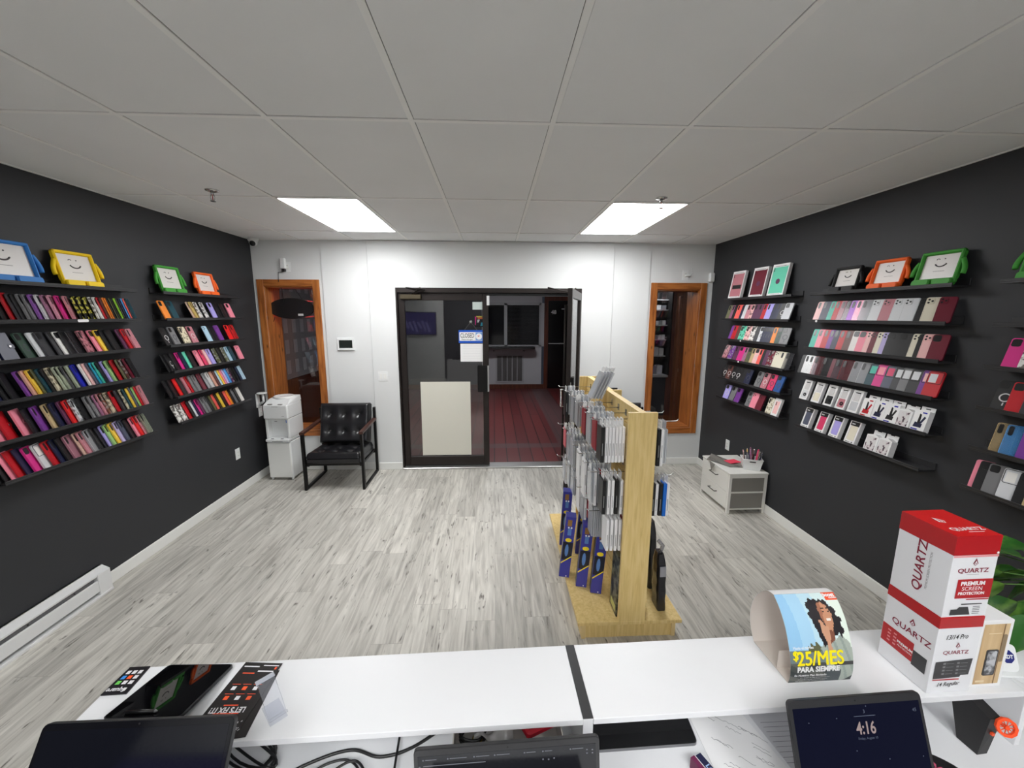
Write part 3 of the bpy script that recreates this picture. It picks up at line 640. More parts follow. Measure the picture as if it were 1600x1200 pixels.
def marble_pack(c, M, label, group):
    w_, h_, t = 0.085, 0.115, 0.040
    o = thing('marble_case_box', label, 'boxed phone case', M, group)
    link('carton', M_(('carton', 'marble'), lambda b: (b.prism([(0,0),(w_,0),(w_,h_*0.86),(w_*0.6,h_),(0,h_*0.9)], -t, 0, white_card), b.box(0.004, w_-0.004, -0.002, 0, h_*0.86, h_+0.024, white_card))), o)
    link('marble_print', M_(('marble_print', 0), lambda b: b.box(0.006, w_-0.012, -t-0.0008, -t, 0.006, h_*0.84, noise_mix('marble_print', s8(222,220,220), s8(70,60,66), (1,1,1), 38, 0.53, 0.6, 0.3, 3, c3=s8(208,190,196)))), o)
    link('hang_slot', M_(('hang_slot', 0), lambda b: None), o)
    return o
# (y along the wall, style, colour) of each case from the viewer's left to right
ROWS = {
('L1', 1): [(2.227,"p","black"),(2.249,"w","black"),(2.271,"p","charcoal"),(2.293,"c","smoke"),(2.313,"n","black"),(2.348,"w","red"),(2.382,"p","charcoal"),(2.406,"n","black"),(2.43,"p","grey"),(2.456,"p","grey"),(2.489,"g","purple"),(2.522,"g","silver"),(2.553,"g","mauve"),(2.589,"g","pink"),(2.629,"p","magenta"),(2.676,"g","rose"),(2.728,"m","black-and-yellow"),(2.762,"m","black-and-yellow"),(2.8,"m","black-and-yellow"),(2.839,"m","white"),(2.866,"p","white"),(2.893,"p","red"),(2.914,"n","brown"),(2.935,"n","orange"),(2.954,"n","orange"),(2.969,"n","black"),(2.986,"n","olive"),(3.001,"n","black"),(3.018,"n","lime"),(3.039,"n","charcoal"),(3.056,"n","navy"),(3.075,"n","sky-blue"),(3.092,"n","coral"),(3.109,"p","dark-teal")],
('L1', 2): [(2.184,"w","black"),(2.273,"w","navy"),(2.385,"r","dark-green"),(2.453,"n","silver"),(2.493,"s","charcoal"),(2.559,"s","charcoal"),(2.593,"s","white"),(2.627,"s","black"),(2.663,"c","smoke"),(2.734,"m","rose"),(2.804,"s","pink"),(2.844,"s","yellow"),(2.883,"s","black"),(2.922,"s","black"),(3.006,"p","plum"),(3.042,"p","red"),(3.082,"g","rose")],
('L1', 3): [(2.174,"p","navy"),(2.196,"n","navy"),(2.218,"p","navy"),(2.244,"p","black"),(2.277,"p","black"),(2.351,"p","purple"),(2.383,"n","rose-gold"),(2.411,"p","yellow"),(2.442,"n","olive"),(2.461,"p","dark-teal"),(2.489,"p","black"),(2.513,"m","beige"),(2.551,"g","sage"),(2.578,"p","sage"),(2.601,"c","grey"),(2.627,"n","sage"),(2.659,"p","royal-blue"),(2.707,"n","white"),(2.733,"n","pale-pink"),(2.757,"p","slate"),(2.782,"p","cyan"),(2.804,"g","teal"),(2.827,"p","black"),(2.853,"p","lavender"),(2.882,"p","pale-green"),(2.923,"p","red"),(2.966,"g","olive"),(2.992,"m","brown"),(3.023,"p","burgundy"),(3.055,"p","black")],
('L1', 4): [(2.126,"n","rose"),(2.147,"w","red"),(2.181,"w","pink"),(2.221,"w","red"),(2.294,"w","pink"),(2.345,"k","black"),(2.389,"k","purple"),(2.448,"k","tan"),(2.488,"k","navy"),(2.533,"p","plum"),(2.564,"p","bright-red"),(2.603,"m","silver"),(2.649,"p","black"),(2.691,"p","grey"),(2.724,"g","grey"),(2.755,"g","mauve"),(2.78,"g","rose"),(2.808,"m","bronze"),(2.834,"m","beige"),(2.871,"s","red"),(2.91,"p","charcoal"),(2.949,"m","beige"),(2.975,"n","dark-teal"),(3.001,"n","yellow"),(3.026,"n","slate"),(3.048,"n","pale-green"),(3.07,"n","red"),(3.093,"g","rose")],
('L1', 5): [(2.131,"w","black"),(2.169,"w","black"),(2.201,"w","pink"),(2.231,"w","red"),(2.272,"w","navy"),(2.312,"s","magenta"),(2.361,"t","silver"),(2.413,"k","red"),(2.455,"k","navy"),(2.491,"k","black"),(2.533,"c","clear-pink"),(2.594,"g","rose-gold"),(2.619,"g","rose"),(2.657,"c","clear"),(2.71,"g","black"),(2.737,"p","black"),(2.767,"p","lavender"),(2.796,"p","pale-green"),(2.832,"p","yellow"),(2.867,"p","lilac"),(2.902,"p","slate"),(2.944,"p","black"),(2.99,"p","pink"),(3.023,"p","bright-red"),(3.057,"g","rose"),(3.08,"c","sage")],
('L2', 1): [(3.396,"s","orange"),(3.479,"s","dark-teal"),(3.708,"g","rose-gold"),(3.741,"g","gold"),(3.793,"m","white"),(3.871,"m","white"),(3.963,"s","lavender"),(4.048,"s","black"),(4.114,"s","black"),(4.211,"s","pink")],
('L2', 2): [(3.372,"r","black"),(3.455,"r","grey"),(3.567,"m","beige"),(3.657,"r","rose"),(3.859,"d","pale-blue"),(3.937,"p","black"),(4.014,"d","purple"),(4.163,"s","bright-red"),(4.239,"c","bright-red")],
('L2', 3): [(3.357,"p","black"),(3.39,"r","black"),(3.444,"p","black"),(3.503,"p","magenta"),(3.544,"p","navy"),(3.589,"n","mint"),(3.63,"p","black"),(3.713,"d","pink"),(3.783,"p","deep-pink"),(3.829,"n","pale-pink"),(3.873,"p","lavender"),(3.953,"m","olive"),(4.013,"p","black"),(4.076,"m","olive"),(4.133,"p","pale-blue"),(4.185,"p","dark-teal"),(4.285,"d","pink")],
('L2', 4): [(3.339,"n","black"),(3.386,"n","black"),(3.441,"n","bright-red"),(3.484,"g","black"),(3.534,"n","rose"),(3.577,"k","red"),(3.612,"n","grey"),(3.651,"g","grey"),(3.716,"g","burgundy"),(3.783,"c","silver"),(3.826,"g","silver"),(3.883,"n","rose-gold"),(3.924,"n","brown"),(3.964,"n","pale-blue"),(3.997,"n","yellow"),(4.028,"n","pink"),(4.057,"n","lilac"),(4.095,"n","sky-blue"),(4.132,"m","plum"),(4.178,"n","black"),(4.225,"n","black"),(4.267,"n","navy"),(4.305,"n","pale-blue")],
('L2', 5): [(3.389,"m","white"),(3.449,"m","white"),(3.508,"w","red"),(3.557,"n","black"),(3.592,"n","silver"),(3.622,"n","navy"),(3.652,"k","magenta"),(3.685,"n","plum"),(3.717,"g","grey"),(3.757,"g","grey"),(3.797,"g","black"),(3.834,"n","olive"),(3.871,"n","coral"),(3.908,"n","black"),(3.947,"n","yellow"),(3.989,"n","black"),(4.038,"n","coral"),(4.078,"n","orange"),(4.116,"n","black"),(4.154,"n","grey"),(4.194,"n","black"),(4.24,"n","white")],
('R1', 1): [(4.348,"g","olive"),(4.287,"p","mauve"),(4.239,"p","black"),(4.185,"p","coral"),(4.113,"p","navy"),(4.069,"n","silver"),(4.015,"g","rose"),(3.955,"m","pale-pink"),(3.902,"p","plum"),(3.837,"p","plum"),(3.77,"p","red"),(3.715,"p","lavender"),(3.639,"p","navy"),(3.587,"p","navy"),(3.541,"r","black"),(3.483,"s","clear")],
('R1', 2): [(4.264,"n","purple"),(4.216,"k","red"),(4.146,"n","brown"),(4.09,"m","mint"),(3.996,"m","pale-pink"),(3.913,"m","white"),(3.842,"n","charcoal"),(3.783,"r","silver"),(3.741,"r","navy"),(3.703,"r","navy"),(3.667,"r","navy"),(3.631,"r","navy"),(3.593,"p","orange"),(3.54,"r","dark-green"),(3.477,"r","grey")],
('R1', 3): [(4.342,"m","rose"),(4.248,"m","purple"),(4.158,"p","plum"),(4.078,"s","magenta"),(3.992,"g","mauve"),(3.938,"r","olive"),(3.873,"p","tan"),(3.823,"r","pale-pink"),(3.763,"p","coral"),(3.715,"p","black"),(3.673,"n","plum"),(3.623,"m","burgundy"),(3.546,"d","cream"),(3.471,"p","cream"),(3.41,"c","smoke")],
('R1', 4): [(4.333,"r","black"),(4.251,"r","brown"),(4.171,"r","black"),(4.089,"r","black"),(4.004,"p","black"),(3.922,"r","navy"),(3.753,"r","grey"),(3.662,"r","rose"),(3.568,"r","deep-pink"),(3.478,"r","blue")],
('R1', 5): [(4.317,"n","black"),(4.26,"r","lavender"),(4.148,"s","grey"),(4.054,"s","purple"),(3.866,"r","grey"),(3.795,"d","pink"),(3.703,"d","burgundy"),(3.553,"D","cream"),(3.469,"P","white")],
('R2', 1): [(3.124,"p","pale-pink"),(3.067,"p","navy"),(2.999,"p","teal"),(2.954,"p","red"),(2.909,"c","clear-pink"),(2.866,"c","smoke"),(2.822,"g","purple"),(2.777,"g","pink"),(2.731,"c","clear"),(2.655,"d","silver"),(2.581,"d","rose"),(2.506,"d","silver"),(2.441,"d","silver"),(2.349,"d","black"),(2.313,"d","cream"),(2.241,"d","burgundy")],
('R2', 2): [(3.131,"p","teal"),(3.075,"p","pink"),(3.023,"p","red"),(2.97,"p","purple"),(2.928,"p","navy"),(2.877,"p","red"),(2.825,"p","brown"),(2.768,"s","white"),(2.719,"s","pink"),(2.664,"d","pale-pink"),(2.626,"d","burgundy"),(2.586,"d","cream"),(2.548,"d","lilac"),(2.512,"s","black"),(2.437,"s","black"),(2.358,"d","cream"),(2.323,"d","black"),(2.293,"d","pale-pink"),(2.242,"s","burgundy")],
('R2', 3): [(3.219,"n","black"),(3.18,"g","silver"),(3.135,"g","silver"),(3.084,"c","red-edged-black"),(3.0,"c","black"),(2.92,"n","burgundy"),(2.884,"c","smoke"),(2.824,"c","red-edged-black"),(2.736,"c","clear"),(2.671,"c","clear"),(2.609,"t","dark-teal"),(2.552,"t","magenta"),(2.49,"t","slate"),(2.431,"t","charcoal"),(2.385,"t","grey"),(2.331,"t","black"),(2.268,"t","purple"),(2.234,"t","red")],
('R2', 4): [(3.156,"B","silver"),(3.033,"B","cream"),(2.914,"B","black"),(2.806,"B","rose"),(2.702,"B","clear"),(2.6,"H","red"),(2.514,"H","navy"),(2.431,"H","black"),(2.351,"M","white"),(2.258,"H","navy")],
('R2', 5): [(3.103,"C","slate"),(2.958,"C","deep-pink"),(2.825,"C","lavender"),(2.687,"C","cream"),(2.533,"M","white"),(2.444,"M","white")],
('R1', 0): [(4.321,"B","rose"),(3.971,"B","burgundy"),(3.7,"B","mint")],
('R3', 2): [(1.888,"s","magenta"),(1.823,"m","white")],
('R3', 3): [(1.897,"r","black"),(1.84,"s","red"),(1.78,"s","charcoal")],
('R3', 4): [(1.87,"c","tan"),(1.827,"c","sky-blue"),(1.761,"s","purple")],
('R3', 5): [(1.925,"n","pink"),(1.904,"s","black"),(1.863,"s","grey"),(1.802,"t","silver"),(1.74,"d","black"),(1.698,"s","tan")],
}
LEDGE = {'L1':(2.15,3.15),'L2':(3.385,4.375),'R1':(3.365,4.375),'R2':(2.155,3.16),'R3':(0.94,1.94)}
LZ = [2.055,1.845,1.632,1.420,1.207,0.990]
RACKN = {'L1':'nearer left-wall rack','L2':'farther left-wall rack','R1':'farther right-wall rack','R2':'middle right-wall rack','R3':'nearest right-wall rack'}
def wall_m(side, y, n, z):
    """frame on a side wall: local x to the viewer's right along the wall, local -y out into the room"""
    return T(XL+n, y, z) @ RZ(PI/2) if side == 'L' else T(XR-n, y, z) @ RZ(-PI/2)
led_m = mat('black_ledge', s8(40,40,42), 0.38)
LD = 0.112
for rk, (ya, yb) in LEDGE.items():
    side = rk[0]; L_ = yb-ya
    for r_ in range(6):
        t = thing('picture_ledge', f'black picture ledge, {["topmost","second","third","fourth","fifth","lowest"][r_]} of the six on the {RACKN[rk]}', 'ledge shelf',
                  wall_m(side, ya if side == 'L' else yb, 0, LZ[r_]-0.018), 'black picture ledges on the '+RACKN[rk])
        link('shelf_base', M_(('shelf_base', rk), lambda b: b.box(0, L_, -LD, -0.0005, 0, 0.009, led_m, 0.001)), t)
        link('front_lip', M_(('front_lip', rk), lambda b: b.box(0, L_, -LD, -LD+0.007, 0.009, 0.022, led_m, 0.001)), t)
        link('back_rail', M_(('back_rail', rk), lambda b: b.box(0, L_, -0.009, -0.0005, 0.009, 0.048, led_m, 0.001)), t)
        if rk in ('L1','R2','R1') and r_ in ((1,) if rk != 'R1' else (2,3)):
            link('sticker', M_(('sticker', rk), lambda b: b.prism(rrect(*((0.53,0.60) if rk == 'L1' else (0.09,0.11) if rk == 'R2' else (0.36,0.38)),0.002,0.019,0.008,5), -LD-0.0015, -LD, white_card)), t)
KIND = {'p':'plain','s':'square-camera','d':'precise-hole','r':'magnet-ring','c':'clear-backed','g':'glitter','m':'patterned','t':'two-tone window','n':'slim','k':'clip-on rugged'}
for (rk, r_), items in ROWS.items():
    side = rk[0]; n_ = len(items); sgn = 1 if side == 'L' else -1
    ys = [q[0] for q in items]
    gaps = [abs(ys[i+1]-ys[i]) if i < n_-1 else 0.12 for i in range(n_)]
    # runs of overlapping cases share one yaw angle
    runs = []; cur = [0]
    for i in range(1, n_):
        if gaps[i-1] < 0.086: cur.append(i)
        else: runs.append(cur); cur = [i]
    runs.append(cur)
    yaw = {}
    for run in runs:
        g = sorted(gaps[i] for i in run[:-1])
        s_ = 0.06 if not g else max(0.10, min(0.52, 0.0120/g[len(g)//4]))
        for i in run: yaw[i] = math.asin(s_)
    frame_of = {}
    for run in runs:     # one plane angle per run, so that shingled cases never cut into each other
        th = yaw[run[0]]; anyw = any(items[i][1] == 'w' for i in run); w_, h_ = (0.086, 0.161) if anyw else (CW, CH)
        cap = 0.0135 if anyw and len(run) < 4 else 0.0105
        n0 = LD-0.0090-cap-0.0035
        sl = (n0-w_*math.sin(th)-0.0115)/(h_*math.cos(th)); ph = math.asin(max(0.10, min(0.33, sl)))
        for i in run: frame_of[i] = (round(n0, 5), round(ph, 5), cap)
    vis = [i for i in range(n_) if not (rk == 'L1' and ys[i] < 2.19)]
    for i, (y, st, c_) in enumerate(items):
        th = yaw[i]
        fromdoor = (n_-i) if side == 'L' else (i+1)
        o_ = ordn(fromdoor)
        cw = COLW.get(c_, c_)
        where = f'{o_} from the doorway end, {ordn(r_+1)} ledge, {RACKN[rk]}'
        grp = f'phone cases on the {ordn(r_+1)} ledge of the {RACKN[rk]}'
        if st in 'BCHMDP' :
            base_ = wall_m(side, y, {'B':0.078,'C':0.072,'H':0.068,'M':0.062,'D':0.090,'P':0.082}[st], LZ[r_]-0.0083)
            lean = RX(-0.26)
            Mx = base_ @ lean
            if r_ == 0: window_box(c_, wall_m(side, y, 0.072, LZ[r_]-0.0083) @ RZ(0.06) @ RX(-0.16), f'large white window box with {cw} tablet case, {o_} from the doorway end, {RACKN[rk]}', grp, 0.195, 0.285, 0.028)
            elif st == 'B': flip_box(c_, Mx, f'white window box, {cw} folded case, {where}', grp)
            elif st == 'C': window_box(c_, Mx, f'white box showing {cw} case, {where}', grp, 0.082, 0.160, 0.030, True)
            elif st == 'H': hang_box(c_, base_ @ RX(-0.2), f'white {cw} holster box, {where}', grp)
            elif st == 'M': marble_pack(c_, base_ @ RX(-0.2), f'white marble-print box, {where}', grp)
            elif st == 'D': phone_case('cream', 'm', 0.010, Mx, f'cream patterned phone case, {where}', grp)
            else: window_box('pale-pink', Mx, f'white pink-print box, {where}', grp, 0.080, 0.165, 0.020)
            continue
        n0, ph, cap = frame_of[i]
        gp = gaps[i] if (i < n_-1 and frame_of.get(i+1, (0,))[0:2] == (n0, ph) and gaps[i] < 0.086) else 0.12
        t_ = cap if gp >= 0.086 else min(cap, 0.90*gp*math.sin(th)*math.cos(ph)-{'c':0.0022,'t':0.0030,'w':0.0055,'d':0.0034,'k':0.0032}.get(st, 0.0020))
        t_ = max(0.0025, math.floor(t_*2000)/2000)
        Mx = wall_m(side, y, n0, LZ[r_]-0.0083) @ RZ(th) @ RX(-ph)
        if st == 'w': wallet_case(c_, t_, Mx, f'{cw} folding wallet case, {where}', grp)
        else: phone_case(c_, st, t_, Mx, f'{cw} {KIND[st]} phone case, {where}', grp)
# ---- foam tablet cases with arms and a smiling display card
def tablet_case(c_, M, label, sz, card=True):
    o = thing('tablet_case', label, 'tablet case', M, 'foam tablet cases on the top ledges')
    foam = mat('foam_'+c_, s8(*{'blue':(52,128,204),'yellow':(250,212,20),'green':(66,152,56),'orange':(246,104,34),'black':(30,30,32)}[c_]), 0.55, spec=0.3, bump=0.08, bscale=120)
    W, Hh, t = sz; b_ = 0.018; by = 0.042
    f = MB()
    # frame: four rounded bars around the tablet, thick foot at the bottom, split in the middle
    out = rrect(0, W, 0.0, Hh, 0.02, 5)
    f.prism(rrect(0, W, by-0.012, Hh, 0.018, 5), -0.006, 0, foam)
    for q in ((0,b_,by-0.01,Hh),(W-b_,W,by-0.01,Hh),(0,W,Hh-b_,Hh),(0,W,0.012,by)): f.box(q[0],q[1],-t,0,q[2],q[3],foam,0.006)
    f.build('frame', o)
    for x0, x1 in ((0.004, W/2-0.006),(W/2+0.006, W-0.004)):
        g = MB(); g.prism(rrect(x0, x1, 0, by-0.006, 0.012, 5), -t-0.016, -t*0.2, foam, 0.006); g.build('foot', o)
    for s_ in (-1, 1):
        g = MB(); P = []
        for k in range(9):
            a = k/8; x = 0.024*math.sin(PI*a*0.62)*1.0; z = Hh*0.72 - a*Hh*0.42
            P.append(((-x if s_ < 0 else W+x), -t*0.55, z))
        n0 = len(g.V); g.tube(P, 0.0115, foam, 10)
        g.build('arm', o)
    g = MB(); g.box(b_+0.001, W-b_-0.001, -0.0075, -0.006, by+0.001, Hh-b_-0.001, mat('tablet_card', s8(216,212,208), 0.35))
    cr = g.build('display_card', o)
    face = MB(); cx, cz = W*0.5, (by+Hh)/2+0.01; s_ = Hh/0.2
    red = mat('smile_ink', s8(70,66,66), 0.5)
    P = [(cx+0.034*s_*math.sin(a), -0.008, cz+0.012-0.030*s_*math.cos(a)) for a in [(-1.05+2.1*k/14) for k in range(15)]]
    face.tube(P, 0.0036*s_, red, 6)
    face.tube([(cx-0.022*s_+0.008*s_*math.cos(a), -0.008, cz+0.022*s_+0.006*s_*math.sin(a)) for a in [PI*k/8 for k in range(9)]], 0.0016*s_, red, 6)
    face.cyl((cx+0.014*s_, -0.009, cz+0.025*s_), 0.0035*s_, 0.0015, red, 'y', 12)
    face.box(cx-0.03*s_, cx+0.03*s_, -0.0082, -0.0074, cz-0.045*s_, cz-0.0435*s_, red)
    face.build('smiling_face', cr)
    return o
for rk, y, c_, W, Hh, lb in (('L1',2.262,'blue',0.290,0.235,'big blue foam tablet case with arms, cut by the picture edge'),
    ('L1',2.672,'yellow',0.250,0.225,'yellow foam tablet case with arms and smiling card on the nearer left-wall rack'),
    ('L2',3.425,'green',0.245,0.222,'green foam tablet case with arms on the farther left-wall rack'),
    ('L2',3.842,'orange',0.240,0.210,'orange foam tablet case with arms on the farther left-wall rack'),
    ('R2',3.008,'black',0.215,0.182,'black foam tablet case with arms beside the orange one, middle right-wall rack'),
    ('R2',2.698,'orange',0.220,0.195,'orange foam tablet case with arms between the black and green ones'),
    ('R2',2.400,'green',0.225,0.200,'green foam tablet case with arms at the end of the middle right-wall rack'),
    ('R3',1.905,'green',0.250,0.190,'green foam tablet case on the nearest right-wall rack, cut by the picture edge')):
    tablet_case(c_, wall_m(rk[0], y, 0.063, LZ[0]-0.0085) @ RX(-0.20), lb, (W, Hh, 0.024))
# ------------------------------------------------------------------ wall fittings
def outlet(M, label, gang=1, rocker=False, plug=False):
    t = thing('wall_outlet' if not rocker else 'light_switch', label, 'outlet' if not rocker else 'light switch', M)
    w2 = 0.036 if gang == 1 else 0.058
    m = MB(); m.box(-w2, w2, -0.006, 0, -0.058, 0.058, white_pl, 0.002); m.build('cover_plate', t)
    for g in range(gang):
        cx = 0 if gang == 1 else (-0.023, 0.023)[g]
        m = MB()
        if rocker: m.box(cx-0.016, cx+0.016, -0.010, -0.006, -0.033, 0.033, trim_white, 0.002); m.build('rocker', t)
        else:
            m.box(cx-0.016, cx+0.016, -0.008, -0.006, -0.033, 0.033, trim_white, 0.001)
            for z in (-0.018, 0.018):
                for dx in (-0.006, 0.006): m.box(cx+dx-0.001, cx+dx+0.001, -0.0084, -0.008, z-0.004, z+0.004, hole)
            m.build('socket', t)
    return t
outlet(wall_m('L', 4.213, 0, 0.425), 'white outlet low on the charcoal wall before the water cooler')
outlet(wall_m('R', 4.232, 0, 0.45), 'white outlet on the charcoal wall above the drawer cabinet')
outlet(wall_m('L', 4.70, 0, 0.77), 'white outlet beside the water cooler top')
outlet(T(-1.313, YW-0.034, 1.161), 'white double rocker light switch beside the glass doors', 2, True)
outlet(T(-2.325, YW, 2.405), 'white outlet above the pine window behind the cooler')
outlet(T(2.268, YW, 2.345), 'white outlet above the pine window beside the right charcoal wall')
t = thing('thermostat', 'white wall thermostat with a black screen between window and doors', 'thermostat', T(-1.723, YW-0.018, 1.54))
m = MB(); m.box(-0.098, 0.098, -0.022, 0, -0.072, 0.072, white_pl, 0.004); m.build('housing', t)
m = MB(); m.box(-0.076, 0.076, -0.024, -0.021, -0.046, 0.046, mat('thermostat_screen', s8(34,40,38), 0.15), 0.001); m.build('screen', t)
t = thing('plug_in_adapter', 'white upright adapter plugged in above the window sign', 'adapter', T(-2.362, YW, 2.44))
m = MB(); m.box(-0.028, 0.028, -0.045, -0.004, -0.055, 0.062, white_pl, 0.008); m.build('body', t)
m = MB(); m.box(-0.016, 0.024, -0.040, -0.010, -0.085, -0.055, black_pl, 0.004); m.build('plug', t)
t = thing('plug_in_adapter', 'small white plug in the outlet above the window by the right wall', 'adapter', T(2.275, YW-0.008, 2.33))
m = MB(); m.box(-0.012, 0.035, -0.03, 0, 0.0, 0.022, white_pl, 0.005); m.tube([(0.035,-0.02,0.011),(0.06,-0.03,0.03),(0.05,-0.012,0.10)], 0.002, white_pl, 6); m.build('body', t)
t = thing('motion_sensor', 'white motion sensor where the back wall meets the right charcoal wall', 'sensor', T(2.575, YW, 2.32))
m = MB(); m.box(-0.032, 0.032, -0.05, 0, -0.055, 0.055, white_pl, 0.012); m.build('housing', t)
m = MB(); m.box(-0.022, 0.022, -0.053, -0.049, -0.040, 0.005, trim_white, 0.002); m.build('lens', t)
t = thing('security_camera', 'white turret security camera with black lens in the ceiling corner', 'camera', T(-2.625, 4.74, 2.699))
m = MB(); m.lathe([(0.0,0),(0.052,0),(0.052,-0.018),(0.046,-0.032),(0.0,-0.034)], white_pl); m.build('mount', t)
m = MB(); m.lathe([(0,-0.082),(0.02,-0.079),(0.036,-0.066),(0.042,-0.046),(0.040,-0.028)], white_pl); m.build('ball', t)
m = MB(); m.lathe([(0,0.044),(0.014,0.043),(0.028,0.036),(0.030,0.026),(0.0,0.02)], black_pl); o = m.build('lens', t); o.location = (0, 0, -0.046); o.rotation_euler = (R(112), 0, R(12))
for x, y, lb in ((-1.889, 2.985, 'chrome pendent sprinkler before the light panel on the cooler side'), (1.199, 3.01, 'chrome pendent sprinkler before the light panel on the gondola side')):
    t = thing('fire_sprinkler', lb, 'sprinkler', T(x, y, 2.703), 'ceiling sprinklers')
    m = MB(); m.lathe([(0,0),(0.042,0),(0.040,-0.006),(0.020,-0.012),(0,-0.012)], chrome); m.build('escutcheon', t)
    m = MB(); m.cyl((0,0,-0.03), 0.010, 0.02, chrome); 
    for s_ in (-1, 1): m.tube([(s_*0.008,0,-0.03),(s_*0.015,0,-0.045),(s_*0.012,0,-0.062),(0,0,-0.068)], 0.0028, chrome, 6)
    m.build('frame', t)
    m = MB(); m.cyl((0,0,-0.064), 0.0025, 0.034, mat('sprinkler_bulb', s8(170,30,30), 0.1), 'z', 8); m.build('bulb', t)
    m = MB(); m.cyl((0,0,-0.072), 0.017, 0.003, chrome); m.build('deflector', t)
# oval sign hanging in the window, seen from its back
t = thing('window_sign', 'black oval hanging sign seen from its back in the window behind the cooler', 'sign', T(-2.372, 4.94, 1.948))
m = MB(); m.prism([(0.262*math.cos(2*PI*k/40), 0.120*math.sin(2*PI*k/40)) for k in range(40)], -0.012, 0.012, black_pl, 0.003); m.build('backboard', t)
m = MB(); m.tube([(0.235*math.cos(a), 0.019, 0.10*math.sin(a)) for a in [2*PI*k/40 for k in range(40)]], 0.006, mat('red_neon', s8(255,60,60), 0.5, emis=(1,0.05,0.04), es=2.0), 6, True); m.build('light_tube', t)
m = MB(); m.tube([(-0.10,0,0.11),(-0.09,0,0.215),(0.06,0,0.22),(0.13,0,0.105)], 0.0018, black_pl, 6); m.build('chain', t)
m = MB(); m.tube([(-0.08,-0.014,0.08),(-0.075,-0.03,0.20),(-0.055,-0.13,0.30),(-0.05,-0.13,0.40),(0.005,-0.125,0.405)], 0.003, black_pl, 6); m.tube([(-0.23,0,-0.05),(-0.28,0,-0.11),(-0.26,0,-0.17),(-0.22,0,-0.15),(-0.20,0,-0.10)], 0.003, black_pl, 6); m.build('power_cord', t)
m = MB(); m.box(0.075, 0.135, -0.0145, -0.012, -0.085, -0.06, ringm); m.build('maker_label', t)
# signs on the closed door leaf
yd = 4.8535
t = thing('closed_sign', 'blue and white CLOSED sign with a clock hung on the door glass', 'sign', T(-0.272, yd-0.006, 1.625))
m = MB(); m.box(-0.146, 0.146, -0.002, 0.002, -0.076, 0.076, mat('sign_blue', s8(20,84,190), 0.35)); m.box(-0.136, 0.136, -0.003, -0.002, -0.050, 0.052, white_card)
m.text('CLOSED', 0.074, T(-0.043, -0.0036, 0.012), dark_ink, 0.008, 0.60); m.text('Please visit again', 0.022, T(-0.045, -0.0034, -0.036), dark_ink, 0.01, 0.9); m.build('board', t)
m = MB(); m.box(0.056, 0.134, -0.004, -0.003, -0.046, 0.048, mat('clock_blue', s8(120,160,210), 0.4)); m.cyl((0.095,-0.0045,0.001), 0.037, 0.001, white_card, 'y', 24)
m.add([(0.090,-0.005,0.0),(0.10,-0.005,0.0),(0.098,-0.005,0.032)], [(0,1,2)], mat('clock_red', s8(200,40,36), 0.4)); m.add([(0.093,-0.005,0.006),(0.093,-0.005,-0.004),(0.070,-0.005,0.012)], [(0,1,2)], MATS['clock_red']); m.build('clock_face', t)
m = MB(); m.tube([(-0.075,0,0.076),(0.0,0,0.170),(0.075,0,0.076)], 0.0018, mat('sign_cord', s8(120,118,116), 0.6), 6); m.build('cord', t)
m = MB(); m.lathe([(0,0),(0.018,0),(0.015,0.006),(0.006,0.010),(0,0.011)], glassy('suction_cup', (0.8,0.8,0.8), 0.3, (0.5,0.5,0.5))); o = m.build('suction_cup', t); o.location = (0, 0.005, 0.172); o.rotation_euler = (PI/2, 0, 0)
def sheet(name, lb, cat, x0, x1, z0, z1, y, m_, tt=0.002, fn=None, grp=None):
    b = MB(); b.box(x0, x1, -tt, 0, z0, z1, m_)
    if fn: fn(b)
    o = b.build(name); o.location = (0, y, 0); return tag(o, lb, cat, grp)
sheet('notice_paper', 'white notice paper taped under the closed sign on the door glass', 'paper', -0.400, -0.130, 1.325, 1.540, yd, white_card, 0.001, lambda b: [b.box(-0.37, -0.16, -0.0013, -0.001, z, z+0.0012, mat('faint_print', s8(190,192,194), 0.6)) for z in (1.36,1.39,1.42,1.45,1.48,1.51)])
sheet('notice_paper', 'small white paper at the top corner of the door glass', 'paper', -0.248, -0.124, 1.940, 2.028, yd, mat('pale_green_paper', s8(196,208,204), 0.6), 0.001)
sheet('poster_board', 'blank cream poster board leaning on the lower door glass', 'poster', -0.888, -0.288, 0.155, 1.080, yd, mat('cream_board', s8(214,212,200), 0.7), 0.004)
sheet('neon_sign_patch', 'small multicoloured patch standing in for a neon sign in the door glass', 'sticker', -0.222, -0.124, 1.735, 1.865, yd+0.012, mat('neon_patch_black', s8(20,18,24), 0.4), 0.001,  # flat coloured patch in place of the neon sign showing in the glass
      lambda b: [b.add([(x,-0.0014,z) for x, z in P], [tuple(range(len(P)))], mat('st_'+n, s8(*c), 0.4)) for n, c, P in (('magenta',(230,40,150),[(-0.222,1.76),(-0.214,1.76),(-0.205,1.85),(-0.222,1.865)]),('yellow',(240,220,90),[(-0.20,1.85),(-0.124,1.85),(-0.124,1.865),(-0.21,1.865)]),('orange',(240,120,50),[(-0.19,1.83),(-0.13,1.83),(-0.13,1.848),(-0.19,1.848)]),('cyan',(60,190,220),[(-0.16,1.75),(-0.124,1.75),(-0.124,1.79),(-0.15,1.79)]),('white',(235,235,240),[(-0.195,1.79),(-0.18,1.79),(-0.165,1.82),(-0.175,1.825),(-0.195,1.82)]))])
